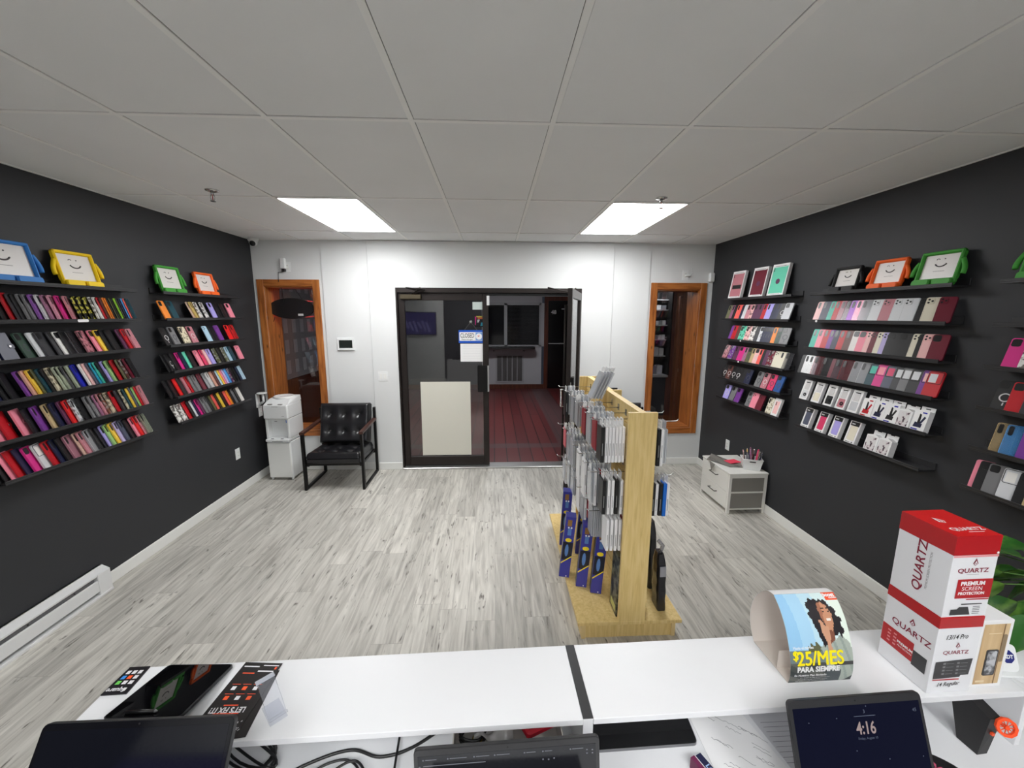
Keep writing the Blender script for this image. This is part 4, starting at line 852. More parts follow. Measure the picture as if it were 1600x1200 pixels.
# electric baseboard heater on the left wall
t = thing('baseboard_heater', 'white electric baseboard heater along the foot of the left charcoal wall', 'heater', T(XL, 0.4, 0.012))
hw = mat('heater_white', s8(222,223,223), 0.35); hl = 2.25
m = MB(); m.box(0.0005, 0.012, 0, hl, 0, 0.172, hw); m.prism([(0,0.172),(0.012,0.172),(0.062,0.150),(0.064,0.140),(0.0,0.160)], 0, 1, hw)
V = [(0.0005,0,0.172),(0.018,0,0.172),(0.064,0,0.148),(0.064,0,0.138),(0.0005,0,0.160)]; V2 = [(x, hl, z) for x, y, z in V]; m.F = m.F[:6]; m.M = m.M[:6]; m.sm = m.sm[:6]; m.V = m.V[:8]
m.add(V+V2, [(0,1,6,5),(1,2,7,6),(2,3,8,7),(3,4,9,8),(0,4,3,2,1),(5,6,7,8,9)], hw); m.build('back_housing', t)
m = MB(); m.box(0.052, 0.066, 0, hl-0.09, 0.03, 0.108, hw, 0.002); m.build('front_panel', t)
m = MB(); m.box(0.014, 0.05, 0, hl-0.1, 0.05, 0.125, mat('heater_fins', s8(120,120,122), 0.4, 0.6))
for i in range(8): m.cyl((0.050, 0.2+i*0.26, 0.118), 0.004, 0.004, hole, 'x', 8)
m.build('element', t)
m = MB(); m.box(0.0005, 0.068, hl-0.09, hl, 0, 0.150, hw, 0.003); m.build('end_cap', t)
m = MB(); m.box(0.0005, 0.070, 0, hl+0.0, -0.012, 0.006, hw, 0.002); m.build('foot_rail', t)
# ------------------------------------------------------------------ water cooler
t = thing('water_cooler', 'white two-part water cooler standing in the corner by the black armchair', 'water cooler', T(-2.443, 4.515, 0) @ RZ(R(-3)))
cw_, cdp = 0.135, 0.30
m = MB(); m.box(-cw_, cw_, 0.0, cdp, 0.025, 0.455, white_pl, 0.008); m.build('lower_cabinet', t)
m = MB(); m.box(-cw_+0.004, cw_-0.004, -0.012, 0.0, 0.035, 0.445, trim_white, 0.006); m.build('door', t)
m = MB(); m.box(-cw_, cw_, -0.022, cdp, 0.458, 0.492, white_pl, 0.007); m.box(-0.075, -0.045, -0.018, 0.0, 0.492, 0.497, grey_pl, 0.002); m.box(0.035, 0.065, -0.018, 0.0, 0.492, 0.497, grey_pl, 0.002); m.box(-0.06,0.06,-0.024,-0.02,0.462,0.468,grey_pl); m.build('drip_tray', t)
m = MB(); m.box(-cw_, -cw_+0.028, 0.006, cdp, 0.492, 0.72, white_pl, 0.004); m.box(cw_-0.028, cw_, 0.006, cdp, 0.492, 0.72, white_pl, 0.004); m.box(-cw_+0.028, cw_-0.028, 0.085, cdp, 0.492, 0.72, white_pl)
m.box(0.055, 0.090, 0.083, 0.086, 0.655, 0.690, mat('blue_label', s8(28,104,190), 0.4)); m.box(-0.075, -0.045, 0.083, 0.086, 0.668, 0.674, grey_pl); m.build('dispensing_bay', t)
m = MB(); m.box(-cw_-0.004, cw_+0.004, -0.014, cdp, 0.72, 0.885, white_pl, 0.012); m.box(-0.035, 0.035, -0.0150, -0.0138, 0.862, 0.866, grey_pl); m.box(0.07, 0.10, -0.0150, -0.0138, 0.757, 0.760, grey_pl); m.build('upper_head', t)
m = MB(); m.box(-0.085, -0.035, -0.008, 0.018, 0.885, 0.892, mat('cooler_button_grey', s8(140,138,134), 0.4), 0.003); m.box(0.03, 0.08, -0.008, 0.018, 0.885, 0.892, MATS['cooler_button_grey'], 0.003); m.build('buttons', t)
m = MB(); V = []
m.add([(-cw_,0.01,0.885),(cw_,0.01,0.885),(cw_,cdp,0.885),(-cw_,cdp,0.885),(-cw_+0.02,0.10,0.935),(cw_-0.02,0.10,0.935),(cw_-0.006,cdp,0.945),(-cw_+0.006,cdp,0.945)], [(0,1,5,4),(1,2,6,5),(2,3,7,6),(3,0,4,7),(4,5,6,7)], white_pl)
m.build('sloping_top', t)
m = MB(); m.lathe([(0.105,0.93),(0.112,0.945),(0.102,0.952),(0.085,0.945),(0.05,0.925),(0.03,0.92),(0,0.92)], trim_white, (0,0.19,0.003)); m.build('bottle_collar', t)
m = MB()
for x in (-cw_+0.02, cw_-0.02):
    for y in (0.02, cdp-0.03): m.cyl((x, y, 0), 0.014, 0.026, grey_pl if y > 0.1 else white_pl)
m.build('foot', t)
m = MB(); m.cyl((0.035,0.07,0.70), 0.008, 0.03, white_pl); m.cyl((-0.035,0.07,0.70), 0.008, 0.03, white_pl); m.build('tap', t)
t = thing('cup_holder', 'white round-topped bracket on the wall beside the water cooler', 'bracket', T(-2.655, 4.66, 0.985))
m = MB(); m.cyl((0,0,0), 0.052, 0.012, white_pl, 'z', 20); m.build('round_top', t)
m = MB(); m.box(-0.0605, -0.045, -0.03, 0.03, -0.16, 0.0, white_pl, 0.003); m.tube([(0.01,0,0.0),(0.012,0,-0.09),(-0.045,0,-0.13)], 0.014, white_pl); m.build('bracket', t)
# ------------------------------------------------------------------ armchairs
leather = mat('black_leather', s8(26,26,29), 0.28, spec=0.6, bump=0.12, bscale=140)
armwood = wood('dark_arm_wood', s8(40,22,18), s8(72,42,34), s8(92,58,46), 'y', 0.4, False)
def cushion(W, D, Hh, nx, ny, btn, name, parent, bulge=0.018):
    """tufted pad: W along x, D along y, top surface dimples at the buttons"""
    m = MB(); N_ = 44; K = 38
    P = [((i+0.5)/nx*W*0.86+W*0.07, (j+0.5)/ny*D*0.82+D*0.09) for i in range(nx) for j in range(ny)]
    def top(u, v):
        x, y = u*W, v*D
        e = min(x, W-x, y, D-y); ed = math.sqrt(max(0, min(1, e/0.035))*(2-min(1, e/0.035)))
        d = min(math.hypot(x-a, y-b) for a, b in P)
        z = Hh*0.5 + (Hh*0.5)*ed - 0.021*math.exp(-(d/0.028)**2) - 0.012*math.exp(-(d/0.07)**2)
        return (x, y, z)
    m.quadgrid(top, N_, K, leather)
    m.box(0.001, W-0.001, 0.001, D-0.001, 0.0, Hh*0.5, leather, 0.012)
    o = m.build(name, parent)
    for a, b in P:
        q = MB(); q.lathe([(0.009,0),(0.008,0.003),(0.004,0.005),(0,0.0055)], leather, (a, b, Hh-0.033), 10); q.build('button', o)
    return o
def armchair(M, label):
    t = thing('armchair', label, 'armchair', M, 'black tufted armchairs')
    W, D = 0.645, 0.555
    b_ = 0.0155
    for s_, nm_ in ((0, 'side_frame'), (1, 'side_frame')):
        x0 = -W/2 if s_ == 0 else W/2-0.028; x1 = x0+0.028
        f = MB()
        f.box(x0, x1, 0.0, 0.042, 0.0, 0.625, black_metal, 0.003)
        f.box(x0, x1, 0.042, D-0.035, 0.0, 0.028, black_metal, 0.003)
        f.box(x0, x1, D-0.035, D, 0.0, 0.80, black_metal, 0.003)
        f.build(nm_, t)
        a = MB(); a.add([(x0-0.006,0,0.625),(x1+0.008,0,0.625),(x1+0.008,D-0.02,0.648),(x0-0.006,D-0.02,0.648),(x0-0.006,0,0.650),(x1+0.008,0,0.650),(x1+0.008,D-0.02,0.672),(x0-0.006,D-0.02,0.672)], [(0,3,2,1),(4,5,6,7),(0,1,5,4),(1,2,6,5),(2,3,7,6),(3,0,4,7)], armwood); a.build('armrest', t)
    f = MB(); f.box(-W/2+0.028, W/2-0.028, 0.02, 0.045, 0.275, 0.300, black_metal); f.box(-W/2+0.028, W/2-0.028, D-0.03, D-0.005, 0.24, 0.265, black_metal)
    f.box(-W/2+0.03, -W/2+0.055, 0.03, D-0.02, 0.262, 0.287, black_metal); f.box(W/2-0.055, W/2-0.03, 0.03, D-0.02, 0.262, 0.287, black_metal); f.build('seat_rail', t)
    s = cushion(0.570, 0.50, 0.12, 3, 3, 1, 'seat_cushion', t); s.location = (-0.285, 0.0, 0.300); s.rotation_euler = (R(-3), 0, 0)
    bk = cushion(0.565, 0.46, 0.11, 3, 2, 1, 'back_cushion', t); bk.location = (-0.2825, 0.445, 0.400); bk.rotation_euler = (R(90-14), 0, 0)
    return t
armchair(T(-1.728, 4.205, 0) @ RZ(R(0.5)), 'black tufted leather armchair standing between the water cooler and the glass doors')
armchair(T(1.40, 4.13, 0) @ RZ(R(-6)), 'black tufted armchair mostly hidden behind the display gondola')
t = thing('leaflet_tray', 'thin black tray of leaflets on the wall above the hidden armchair', 'tray', T(1.37, YW-0.034, 1.0))
m = MB(); m.box(-0.11, 0.11, -0.09, 0, -0.02, 0.0, black_pl, 0.003); m.box(-0.11, 0.11, -0.09, -0.08, 0.0, 0.02, black_pl); m.build('tray', t)
m = MB(); m.box(-0.09, 0.05, -0.075, -0.01, 0.0, 0.010, mat('leaflet_grey', s8(150,150,150), 0.6)); m.build('leaflets', t)
# ------------------------------------------------------------------ drawer cabinet
t = thing('drawer_cabinet', 'low white two-drawer cabinet against the right charcoal wall', 'cabinet', T(2.222, 3.518, 0))
wg = mat('cabinet_white_grain', s8(222,221,216), 0.45); gp_ = mat('cabinet_grey_panel', s8(128,125,120), 0.6)
W_, D_, Z_ = 0.370, 0.50, 0.405
m = MB()
for x0, x1 in ((0,0.026),(W_-0.026,W_)):
    for y0, y1 in ((0,0.026),(D_-0.026,D_)): m.box(x0,x1,y0,y1,0,Z_-0.012,wg,0.001)
for z0, z1 in ((0.040,0.052),(0.208,0.222),(Z_-0.045,Z_-0.012)):
    m.box(0.026,W_-0.026,0,0.02,z0,z1,wg); m.box(0.026,W_-0.026,D_-0.02,D_,z0,z1,wg); m.box(0,0.02,0.026,D_-0.026,z0,z0+0.006,wg)
m.build('frame', t)
m = MB(); m.box(0.026,W_-0.026,0.008,0.014,0.052,0.208,gp_); m.box(0.026,W_-0.026,0.008,0.014,0.222,Z_-0.045,gp_); m.box(W_-0.014,W_-0.008,0.026,D_-0.026,0.05,Z_-0.02,gp_); m.box(0.026,W_-0.026,D_-0.014,D_-0.008,0.05,Z_-0.02,gp_); m.build('side_panel', t)
m = MB(); m.box(-0.006,W_+0.004,-0.006,D_+0.006,Z_-0.012,Z_+0.002,wg,0.002); m.build('top', t)
for z0, z1 in ((0.048,0.210),(0.216,Z_-0.016)):
    m = MB(); m.box(-0.004, 0.3, 0.020, D_-0.020, z0, z1, wg, 0.001); dr = m.build('drawer', t)
    m = MB(); zc = (z0+z1)/2+0.02; m.tube([(-0.004,0.19,zc),(-0.030,0.19,zc),(-0.030,0.31,zc),(-0.004,0.31,zc)], 0.0045, mat('pewter', s8(90,88,84), 0.3, 0.9), 8); m.build('handle', dr)
# grey folded bag, pink card, basket of styluses
bagm = glassy('grey_film', (0.85,0.85,0.85), 0.62, s8(150,147,140), 1.3, 0.25)
t = thing('plastic_bag', 'grey translucent plastic bag lying over the drawer cabinet edge', 'bag', T(2.29, 3.845, 0.4085))
P = [(-0.105,0.03),(0.02,-0.19),(0.105,-0.235),(0.135,-0.02),(0.08,0.19),(-0.02,0.21)]
m = MB()
def bagtop(u, v):
    a = Vector((-0.10,0.04)).lerp(Vector((0.05,0.22)), u); b = Vector((0.02,-0.17)).lerp(Vector((0.19,-0.20)), u); p = a.lerp(b, v)
    return (p.x, p.y, 0.004+0.006*(math.sin(u*9+v*5)+1)*0.5)
m.quadgrid(bagtop, 14, 14, bagm); m.quadgrid(lambda u, v: tuple(Vector(bagtop(u, v))-Vector((0,0,0.0035))), 14, 14, bagm); m.build('film', t)
m = MB(); m.add([(-0.088,0.0,0.004),(-0.090,-0.10,0.004),(-0.091,-0.045,-0.075),(-0.093,0.0,0.002),(-0.094,-0.10,0.002),(-0.0945,-0.045,-0.075)], [(0,1,2),(5,4,3),(0,2,5,3),(1,4,5,2)], bagm); m.build('hanging_corner', t)
b = MB(); b.box(-0.066,0.066,-0.046,0.046,0,0.003,mat('pink_card', s8(240,74,98), 0.5)); o = b.build('pink_card'); o.matrix_world = T(2.41,3.80,0.4205) @ RZ(0.25); tag(o, 'bright pink card lying on the grey bag', 'card')
t = thing('storage_basket', 'small white basket holding styluses on the drawer cabinet', 'basket', T(2.497, 3.64, 0.4085) @ RZ(R(-22)))
m = MB()
def bwall(x, y, k): return (x*(0.78+0.22*k), y*(0.82+0.18*k), 0.105*k)
cor = [(-0.088,-0.062),(0.088,-0.062),(0.088,0.062),(-0.088,0.062)]
for i in range(4):
    a, c2 = cor[i], cor[(i+1)%4]
    V = [bwall(*a,0),bwall(*c2,0),bwall(*c2,1),bwall(*a,1)]; inn = [(x*0.94,y*0.92,z+0.003*(k<2)) for k,(x,y,z) in enumerate(V)]
    m.add(V+inn, [(0,1,2,3),(7,6,5,4),(3,2,6,7)], white_pl)
m.add([bwall(*p,0) for p in cor], [(3,2,1,0)], white_pl); m.add([(bwall(*p,0)[0]*.94,bwall(*p,0)[1]*.94,0.004) for p in cor], [(0,1,2,3)], white_pl)
m.tube([bwall(x*1.0,y*1.0,1) for x, y in cor], 0.004, white_pl, 6, True); m.build('tub', t)
m = MB(); m.box(-0.026,0.026,-0.0625,-0.058,0.078,0.088,hole,0.002); m.build('handle_hole', t)
for k, (cn, x, y, ax, ay, ln, r_) in enumerate((('black',-0.062,-0.02,-0.25,0.1,0.155,0.005),('pale-pink',-0.055,0.02,-0.32,-0.05,0.165,0.004),('slate',-0.045,-0.01,-0.12,0.0,0.150,0.005),('yellow',-0.035,0.025,-0.10,0.05,0.175,0.004),('grey',-0.03,-0.03,-0.2,0.0,0.14,0.005),
    ('navy',-0.02,0.0,-0.05,0.1,0.150,0.005),('pale-blue',-0.012,-0.03,0.0,0.05,0.135,0.004),('mauve',0.0,-0.02,-0.18,-0.05,0.205,0.0075),('burgundy',0.012,0.02,0.05,0.05,0.170,0.005),('black',0.02,0.0,0.02,0.02,0.180,0.006),
    ('deep-pink',0.030,-0.03,0.16,0.0,0.190,0.0085),('tan',0.042,-0.015,0.22,0.05,0.165,0.005),('black',0.052,0.02,0.3,0.0,0.160,0.006),('navy',0.060,-0.01,0.38,0.02,0.150,0.005),('charcoal',0.066,0.034,0.40,0.02,0.160,0.004))):
    s_ = thing('stylus_pen', f'{cn} stylus pen, {ordn(k+1)} from the left in the white basket', 'stylus', T(2.497, 3.64, 0.4145) @ RZ(R(-22)) @ T(x*0.78, y, 0) @ RY(ax*0.65) @ RX(-ay), 'styluses in the white basket')
    m = MB(); m.cyl((0,0,0), r_, ln, colmat(cn, 'x'), 'z', 8); m.build('barrel', s_)
    m = MB(); m.cyl((0,0,ln), r_*1.05, 0.010, popm if k % 3 == 0 else colmat(cn, 'x'), 'z', 8, r_*0.7); m.box(-0.001,0.001,-r_-0.003,-r_,ln-0.035,ln,popm); m.build('cap', s_)
# ------------------------------------------------------------------ slatwall gondola with hanging stock
maple = wood('maple_laminate', s8(212,182,116), s8(226,198,132), s8(234,208,148), 'z', 0.4, False, 1.6)
maple_e = mat('maple_edge', s8(222,196,140), 0.5)
GXc = 0.790
for i_, (ya, yb, lb, dx) in enumerate(((2.05, 2.705, 'nearer maple slatwall display gondola, end panel facing the counter', 0.0), (2.705, 3.36, 'farther maple slatwall display gondola, joined behind the nearer one', 0.012))):
    t = thing('display_gondola', lb, 'display stand', T(GXc+dx, ya, 0), 'maple slatwall display gondolas')
    L_ = yb-ya-0.004
    m = MB(); m.box(-0.312, 0.302, 0, L_, 0.102, 0.124, maple, 0.002); m.build('deck', t)
    m = MB(); m.box(-0.285, 0.275, 0.03, L_-0.01, 0, 0.102, maple); m.box(-0.285, -0.262, 0.022, 0.03, 0, 0.102, maple_e); m.box(0.252, 0.275, 0.022, 0.03, 0, 0.102, maple_e); m.build('plinth', t)
    for y0 in ((0.0, L_-0.02) if i_ else (0.0,)):
        m = MB(); m.box(-0.078, 0.080, y0, y0+0.02, 0.124, 1.37, maple, 0.001); m.build('end_panel', t)
    m = MB(); z = 0.124
    slat = mat('slat_groove', s8(96,74,44), 0.8)
    m.box(-0.008, 0.014, 0.02, L_, 0.124, 1.37, maple)
    k = 0
    while z < 1.36:
        z1 = min(z+0.068, 1.37)
        if z > 1.2: z1 = 1.37
        m.box(-0.016, -0.008, 0.02, L_, z, z1, maple); m.box(0.014, 0.022, 0.02, L_, z, z1, maple); z = z1+0.008
    m.build('slatwall_panel', t)
# pegs with carded and boxed packs: packs face along x, their spines look back to the counter
pack_body = mat('pack_white', s8(228,228,226), 0.4)
clearp = glassy('clear_blister', (0.9,0.9,0.92), 0.55, s8(222,226,230), 1.5, 0.1)
spinetext = mat('spine_text', s8(150,150,150), 0.5)
def pack_mesh(t_, h_, w_, body):
    def fn(b):
        b.box(-t_/2, t_/2, 0, w_, -h_, 0, base_m, 0.0008)
        b.box(-0.0006, 0.0006, w_*0.2, w_*0.8, 0, 0.022, white_card)
    return fn
PK = {'w':('white boxed',white_card),'k':('black boxed',dark_ink),'c':('clear blister',clearp),'r':('red-edged carded',None),'g':('grey carded',None),'b':('blue boxed',None),'p':('pink carded',None),'s':('silver carded',None)}
def pkm(c_):
    return {'w':white_card,'k':mat('pack_black',s8(26,26,28),0.35),'c':clearp,'r':mat('pack_red',s8(150,40,52),0.45),'g':mat('pack_grey',s8(160,162,166),0.4),'b':mat('pack_blue',s8(20,104,200),0.4),'p':mat('pack_pink',s8(216,110,120),0.4),'s':mat('pack_silver',s8(206,210,214),0.25,0.3)}[c_]
cols_ = {'w':'white boxed','k':'black boxed','c':'clear blister','r':'red-edged carded','g':'grey carded','b':'blue boxed','p':'pink carded','s':'silver carded'}
def peg(side, y, z, seq, rn, hn, h_=0.20, w_=0.095, t_=0.015, gap=0.0185, ln=0.235, start=0.185):
    sx = -1 if side == 'L' else 1
    x0 = GXc-0.0165 if sx < 0 else GXc+0.0225+(0.012 if y > 2.7 else 0)
    sd = 'doorway-side' if side == 'L' else 'right-wall-side'
    hk = thing('peg_hook', f'chrome peg hook, {rn} row, {ordn(hn)} back from the counter, {sd} face of gondolas', 'hook', T(x0, y, z), 'peg hooks on the gondolas')
    m = MB(); m.tube([(0,0,0),(sx*ln,0,0.0),(sx*(ln+0.012),0,0.012)], 0.0028, chrome, 6); m.build('prong', hk)
    m = MB(); m.box(min(0,sx*0.003), max(0,sx*0.003), -0.014, 0.014, -0.016, 0.022, chrome); m.build('mount_plate', hk)
    x = x0+sx*start*1.0
    for k, ch in enumerate(seq):
        tt = {'w':t_,'k':t_*1.25,'c':t_*0.55,'r':t_*0.5,'g':t_*0.5,'b':t_*1.3,'p':t_*0.5,'s':t_*0.6}[ch]
        hh = h_*{'w':1,'k':1.0,'c':0.92,'r':0.86,'g':0.9,'b':1.02,'p':0.8,'s':0.95}[ch]
        o = thing('carded_pack', f'{cols_[ch]} pack, {ordn(k+1)} from the hook tip, {rn} row, {ordn(hn)} hook, {sd} face', 'hanging pack', T(x, y, z-0.006), f'packs hanging on the {sd} face of the gondolas')
        key = (round(tt, 4), round(hh, 3), w_)
        link('pack_box', M_(('pack_box',)+key, lambda b: b.box(-tt/2, tt/2, -w_/2, w_/2, -0.028-hh, -0.028, base_m, 0.0008)), o, pkm(ch))
        def tab(b):
            for q in ((-w_*0.3,-0.006,-0.028,0.014),(0.006,w_*0.3,-0.028,0.014),(-0.006,0.006,-0.028,-0.0035),(-0.006,0.006,0.0095,0.014)): b.box(-0.0006, 0.0006, *q, white_card)
        link('hang_tab', M_(('hang_tab', w_), tab), o, white_card if ch != 'c' else clearp)
        if ch in 'wk': link('spine_print', M_(('spine_print', w_, tt), lambda b: b.box(-0.0018, 0.0018, -w_/2-0.0005, -w_/2, -0.028-hh*0.8, -0.028-hh*0.45, base_m)), o, spinetext)
        x -= sx*max(gap*{'w':1,'k':1.2,'b':1.25}.get(ch, 0.62), tt+0.0015)
Y1, Y2, Y3 = 2.145, 2.30, 2.46
peg('L', 2.135, 1.315, 'kwwwwww', 'top', 1)
peg('L', 2.275, 1.315, 'rcscsccscs', 'top', 2, 0.21)
peg('L', 2.42, 1.315, 'scsccscsc', 'top', 3, 0.20)
peg('L', 2.56, 1.315, 'rkrrksccs', 'top', 4, 0.20)
peg('L', 2.79, 1.315, 'gsgcsccsc', 'top', 5, 0.20)
peg('L', 2.95, 1.315, 'gcscscsc', 'top', 6, 0.20)
peg('L', 3.15, 1.315, 'kcsscs', 'top', 7, 0.20, ln=0.25, start=0.2)
peg('L', 2.135, 1.010, 'kwwkw', 'middle', 1, 0.20, start=0.165, gap=0.0225)
peg('L', 2.28, 1.010, 'scwcrcwcsw', 'middle', 2, 0.22, start=0.20)
peg('L', 2.44, 1.010, 'wcscwcwcsc', 'middle', 3, 0.24, start=0.20)
peg('L', 2.60, 1.010, 'wcscscscww', 'middle', 4, 0.22, start=0.20)
peg('L', 2.85, 1.010, 'cscscgcscc', 'middle', 5, 0.22, start=0.20)
peg('L', 3.00, 1.010, 'cscscwcs', 'middle', 7, 0.22, start=0.20)
peg('L', 3.15, 1.010, 'pkkgk', 'middle', 6, 0.19, ln=0.25, start=0.2)
peg('L', 2.135, 0.775, 'wwwwr', 'lower', 1, 0.19, gap=0.0235, start=0.135)
peg('L', 2.29, 0.775, 'gccccs', 'lower', 2, 0.21)
peg('L', 2.46, 0.775, 'gwppccsc', 'lower', 3, 0.20, start=0.20)
peg('L', 2.62, 0.775, 'wcscsc', 'lower', 5, 0.20, start=0.19)
peg('L', 2.85, 0.775, 'cscwsc', 'lower', 6, 0.20, start=0.19)
peg('L', 3.00, 0.775, 'scgsc', 'lower', 7, 0.20, start=0.19)
peg('L', 3.15, 0.740, 'cwgk', 'lower', 4, 0.19, ln=0.25, start=0.2)
peg('R', 2.135, 1.300, 'ccwkgg', 'top', 1, 0.21, start=0.13, ln=0.20)
peg('R', 2.33, 1.300, 'cccwkg', 'top', 2, 0.24, start=0.13, ln=0.20)
peg('R', 2.135, 0.985, 'wbkwkg', 'middle', 1, 0.19, start=0.16, ln=0.19)
peg('R', 2.33, 0.985, 'wbkgg', 'middle', 2, 0.19, start=0.15, ln=0.19)
# four clear packs standing tilted on top of the stock at the joint
for k in range(4):
    o = thing('blister_pack', f'tall clear silver blister pack leaning upright over the gondola joint, {ordn(k+1)} of four', 'pack', T(0.640+0.021*k, 2.625, 1.335) @ RY(0.42) @ RZ(0.05), 'tilted clear packs on the gondola')
    link('pack_box', M_(('pack_box', 'tilt'), lambda b: b.box(-0.005, 0.005, -0.05, 0.05, 0, 0.19, clearp, 0.001)), o)
    link('insert_card', M_(('insert_card', 'tilt'), lambda b: b.box(-0.0062, -0.005, -0.04, 0.04, 0.01, 0.17, mat('pack_silver', s8(206,210,214), 0.25, 0.3))), o)
    link('hang_tab', M_(('hang_tab', 'tilt'), lambda b: b.box(-0.0006, 0.0006, -0.03, 0.03, 0.19, 0.225, white_card)), o)
# long blue cartons standing on the deck and leaning on the slatwall side
blu = mat('carton_blue', s8(58,60,150), 0.35); yel = mat('carton_yellow', s8(240,214,40), 0.4); dkb = mat('carton_dark', s8(26,28,44), 0.35); lbl = mat('carton_pale_blue', s8(90,130,190), 0.4); och = mat('carton_ochre', s8(150,110,60), 0.4)
for k, (x, y, z, tl, lb) in enumerate(((0.465,2.460,0.1285,0.09,'long blue carton with a yellow oval, nearest the floor edge of the gondola deck'),(0.560,2.355,0.1285,0.08,'long blue carton with a yellow oval, second on the deck from its floor edge'),(0.640,2.290,0.1285,0.07,'long blue carton with a yellow oval, standing closest to the end panel'),
                               (0.530,2.840,0.1285,0.05,'long blue carton with grey side, standing alone on the farther gondola deck'),(0.628,2.72,0.1285,0.06,'long blue carton behind the front three, partly hidden by hanging packs'))):
    o = thing('long_carton', lb, 'carton', T(x, y, z) @ RZ(-0.16) @ RY(tl), 'long blue cartons on the gondola deck')
    hh = 0.44; w2 = 0.034
    link('carton', M_(('carton', 'long'), lambda b: b.box(-w2, w2, 0, 0.075, 0, hh, blu, 0.0015)), o)
    def art(b):
        y = -0.0006
        b.box(-w2+0.002, w2-0.002, y, 0, 0.13, 0.26, dkb)
        b.add([(-w2+0.002,y-0.0002,0.10),(w2-0.002,y-0.0002,0.155),(w2-0.002,y-0.0002,0.163),(-w2+0.002,y-0.0002,0.110)], [(0,1,2,3)], yel)
        b.add([(-w2+0.002,y-0.0001,0.085),(w2-0.002,y-0.0001,0.085),(w2-0.002,y-0.0001,0.155),(-w2+0.002,y-0.0001,0.10)], [(0,1,2,3)], blu)
        b.prism([(0.012*math.cos(a)-0.004, 0.20+0.045*math.sin(a)) for a in [2*PI*j/12 for j in range(12)]], y-0.0003, 0, lbl)
        b.prism([(0.021*math.cos(a), 0.275+0.0135*math.sin(a)) for a in [2*PI*j/20 for j in range(20)]], y-0.0006, 0, yel)
        b.box(-0.012, 0.012, y-0.0002, 0, 0.31, 0.36, lbl); b.box(-0.018, 0.010, y-0.0002, 0, 0.375, 0.42, och)
        for dx in (-0.008, 0.010): b.cyl((dx, y-0.0008, 0.365), 0.006, 0.001, white_card, 'y', 10)
        b.cyl((0.013, y-0.0008, 0.012), 0.004, 0.001, white_card, 'y', 10)
    link('front_print', M_(('front_print', 'long'), art), o)
    link('side_panel', M_(('side_panel', 'long'), lambda b: b.box(-w2-0.0008, -w2, 0.008, 0.067, 0.02, hh-0.02, mat('carton_grey_side', s8(120,118,100), 0.45))), o)
camo = noise_mix('camo_print', s8(34,38,30), s8(112,112,92), (1,1,1), 26, 0.45, 0.56, 0.35, 3)
o = thing('camouflage_pack', 'camouflage-print flat pack standing on the deck beside the end panel', 'pack', T(0.722, 2.085, 0.125) @ RY(0.02))
m = MB(); m.box(-0.014, 0.014, 0, 0.13, 0, 0.37, camo, 0.003); m.build('pack_sleeve', o)
m = MB(); m.box(-0.0152,-0.014, 0.02, 0.11, 0.02, 0.06, mat('pack_lettering', s8(196,196,120), 0.5)); m.build('print_band', o)
blkfilm = mat('black_film', s8(26,26,32), 0.16, spec=0.7)
for k, (x, y, w_, hh, lb) in enumerate(((1.000,2.125,0.05,0.36,'shiny black bagged pack standing at the deck end on the right-wall side'),(1.020,2.325,0.05,0.46,'black bagged pack standing behind the shiny one on the right-wall side'),(0.905,2.16,0.03,0.50,'tall dark flat pack leaning on the gondola behind the bagged packs'))):
    o = thing('bagged_pack', lb, 'pack', T(x, y, 0.125) @ RY(-0.04), 'black packs on the right-wall side deck')
    m = MB()
    def f_(u, v, w_=w_, hh=hh):
        a = 2*PI*u; s_ = 1-0.35*max(0, v-0.8)/0.2
        return (w_/2*s_*max(-1, min(1, 1.3*math.cos(a)))*(1+0.05*math.sin(v*23)), 0.05+0.05*s_*max(-1, min(1, 1.3*math.sin(a)))*(1+0.04*math.sin(v*17+2)), hh*v)
    m.quadgrid(f_, 24, 18, blkfilm); m.add([f_(j/24, 1) for j in range(24)], [tuple(range(24))], blkfilm); m.add([f_(j/24, 0) for j in range(24)][::-1], [tuple(range(24))], blkfilm); m.build('bag_film', o)
    if k == 0:
        m = MB(); m.box(-0.018, 0.018, -0.008, -0.004, hh*0.64, hh*0.82, mat('bag_grey_label', s8(150,150,156), 0.2)); m.build('label_card', o)
        m = MB(); m.tube([(0.0,0.04,hh),(0.01,0.03,hh+0.05),(-0.012,0.05,hh+0.075)], 0.012, glassy('crumpled_film', (0.7,0.7,0.72), 0.3, (0.4,0.4,0.42)), 8); m.build('twisted_top', o)
# ------------------------------------------------------------------ white counter with a raised hutch
K = T(-1.005, 0.788, 0) @ RZ(R(1.2))
t = thing('reception_counter', 'long white laminate counter with raised top and black joint strip', 'counter', K)
DP = 0.222
edge_m = mat('laminate_cut_edge', s8(205,206,208), 0.5)
for x0, x1 in ((0.0, 1.215), (1.241, 2.385), (2.401, 3.45)):
    m = MB(); m.box(x0, x1, 0, DP, 0.904, 0.920, white_lam, 0.0008); m.build('top', t)
for x0, x1 in ((0.0, 0.016), (1.2155, 1.2405), (2.3855, 2.4005)):
    m = MB(); m.box(x0, x1, 0.001, DP-0.001, 0.75, 0.9035 if x0 < 1 else 0.9195, white_lam, 0.0008); m.build('upright', t)
m = MB(); m.box(1.2155, 1.2405, 0.001, DP-0.001, 0.9195, 0.9215, black_lam, 0.0004); m.build('joint_strip', t)
m = MB(); m.box(0.0, 3.45, DP-0.016, DP-0.0005, 0.0, 0.9035, white_lam); m.build('front_panel', t)
m = MB(); m.box(-0.0, 3.45, -0.50, DP-0.0165, 0.732, 0.7495, white_lam, 0.001); m.build('desk_top', t)
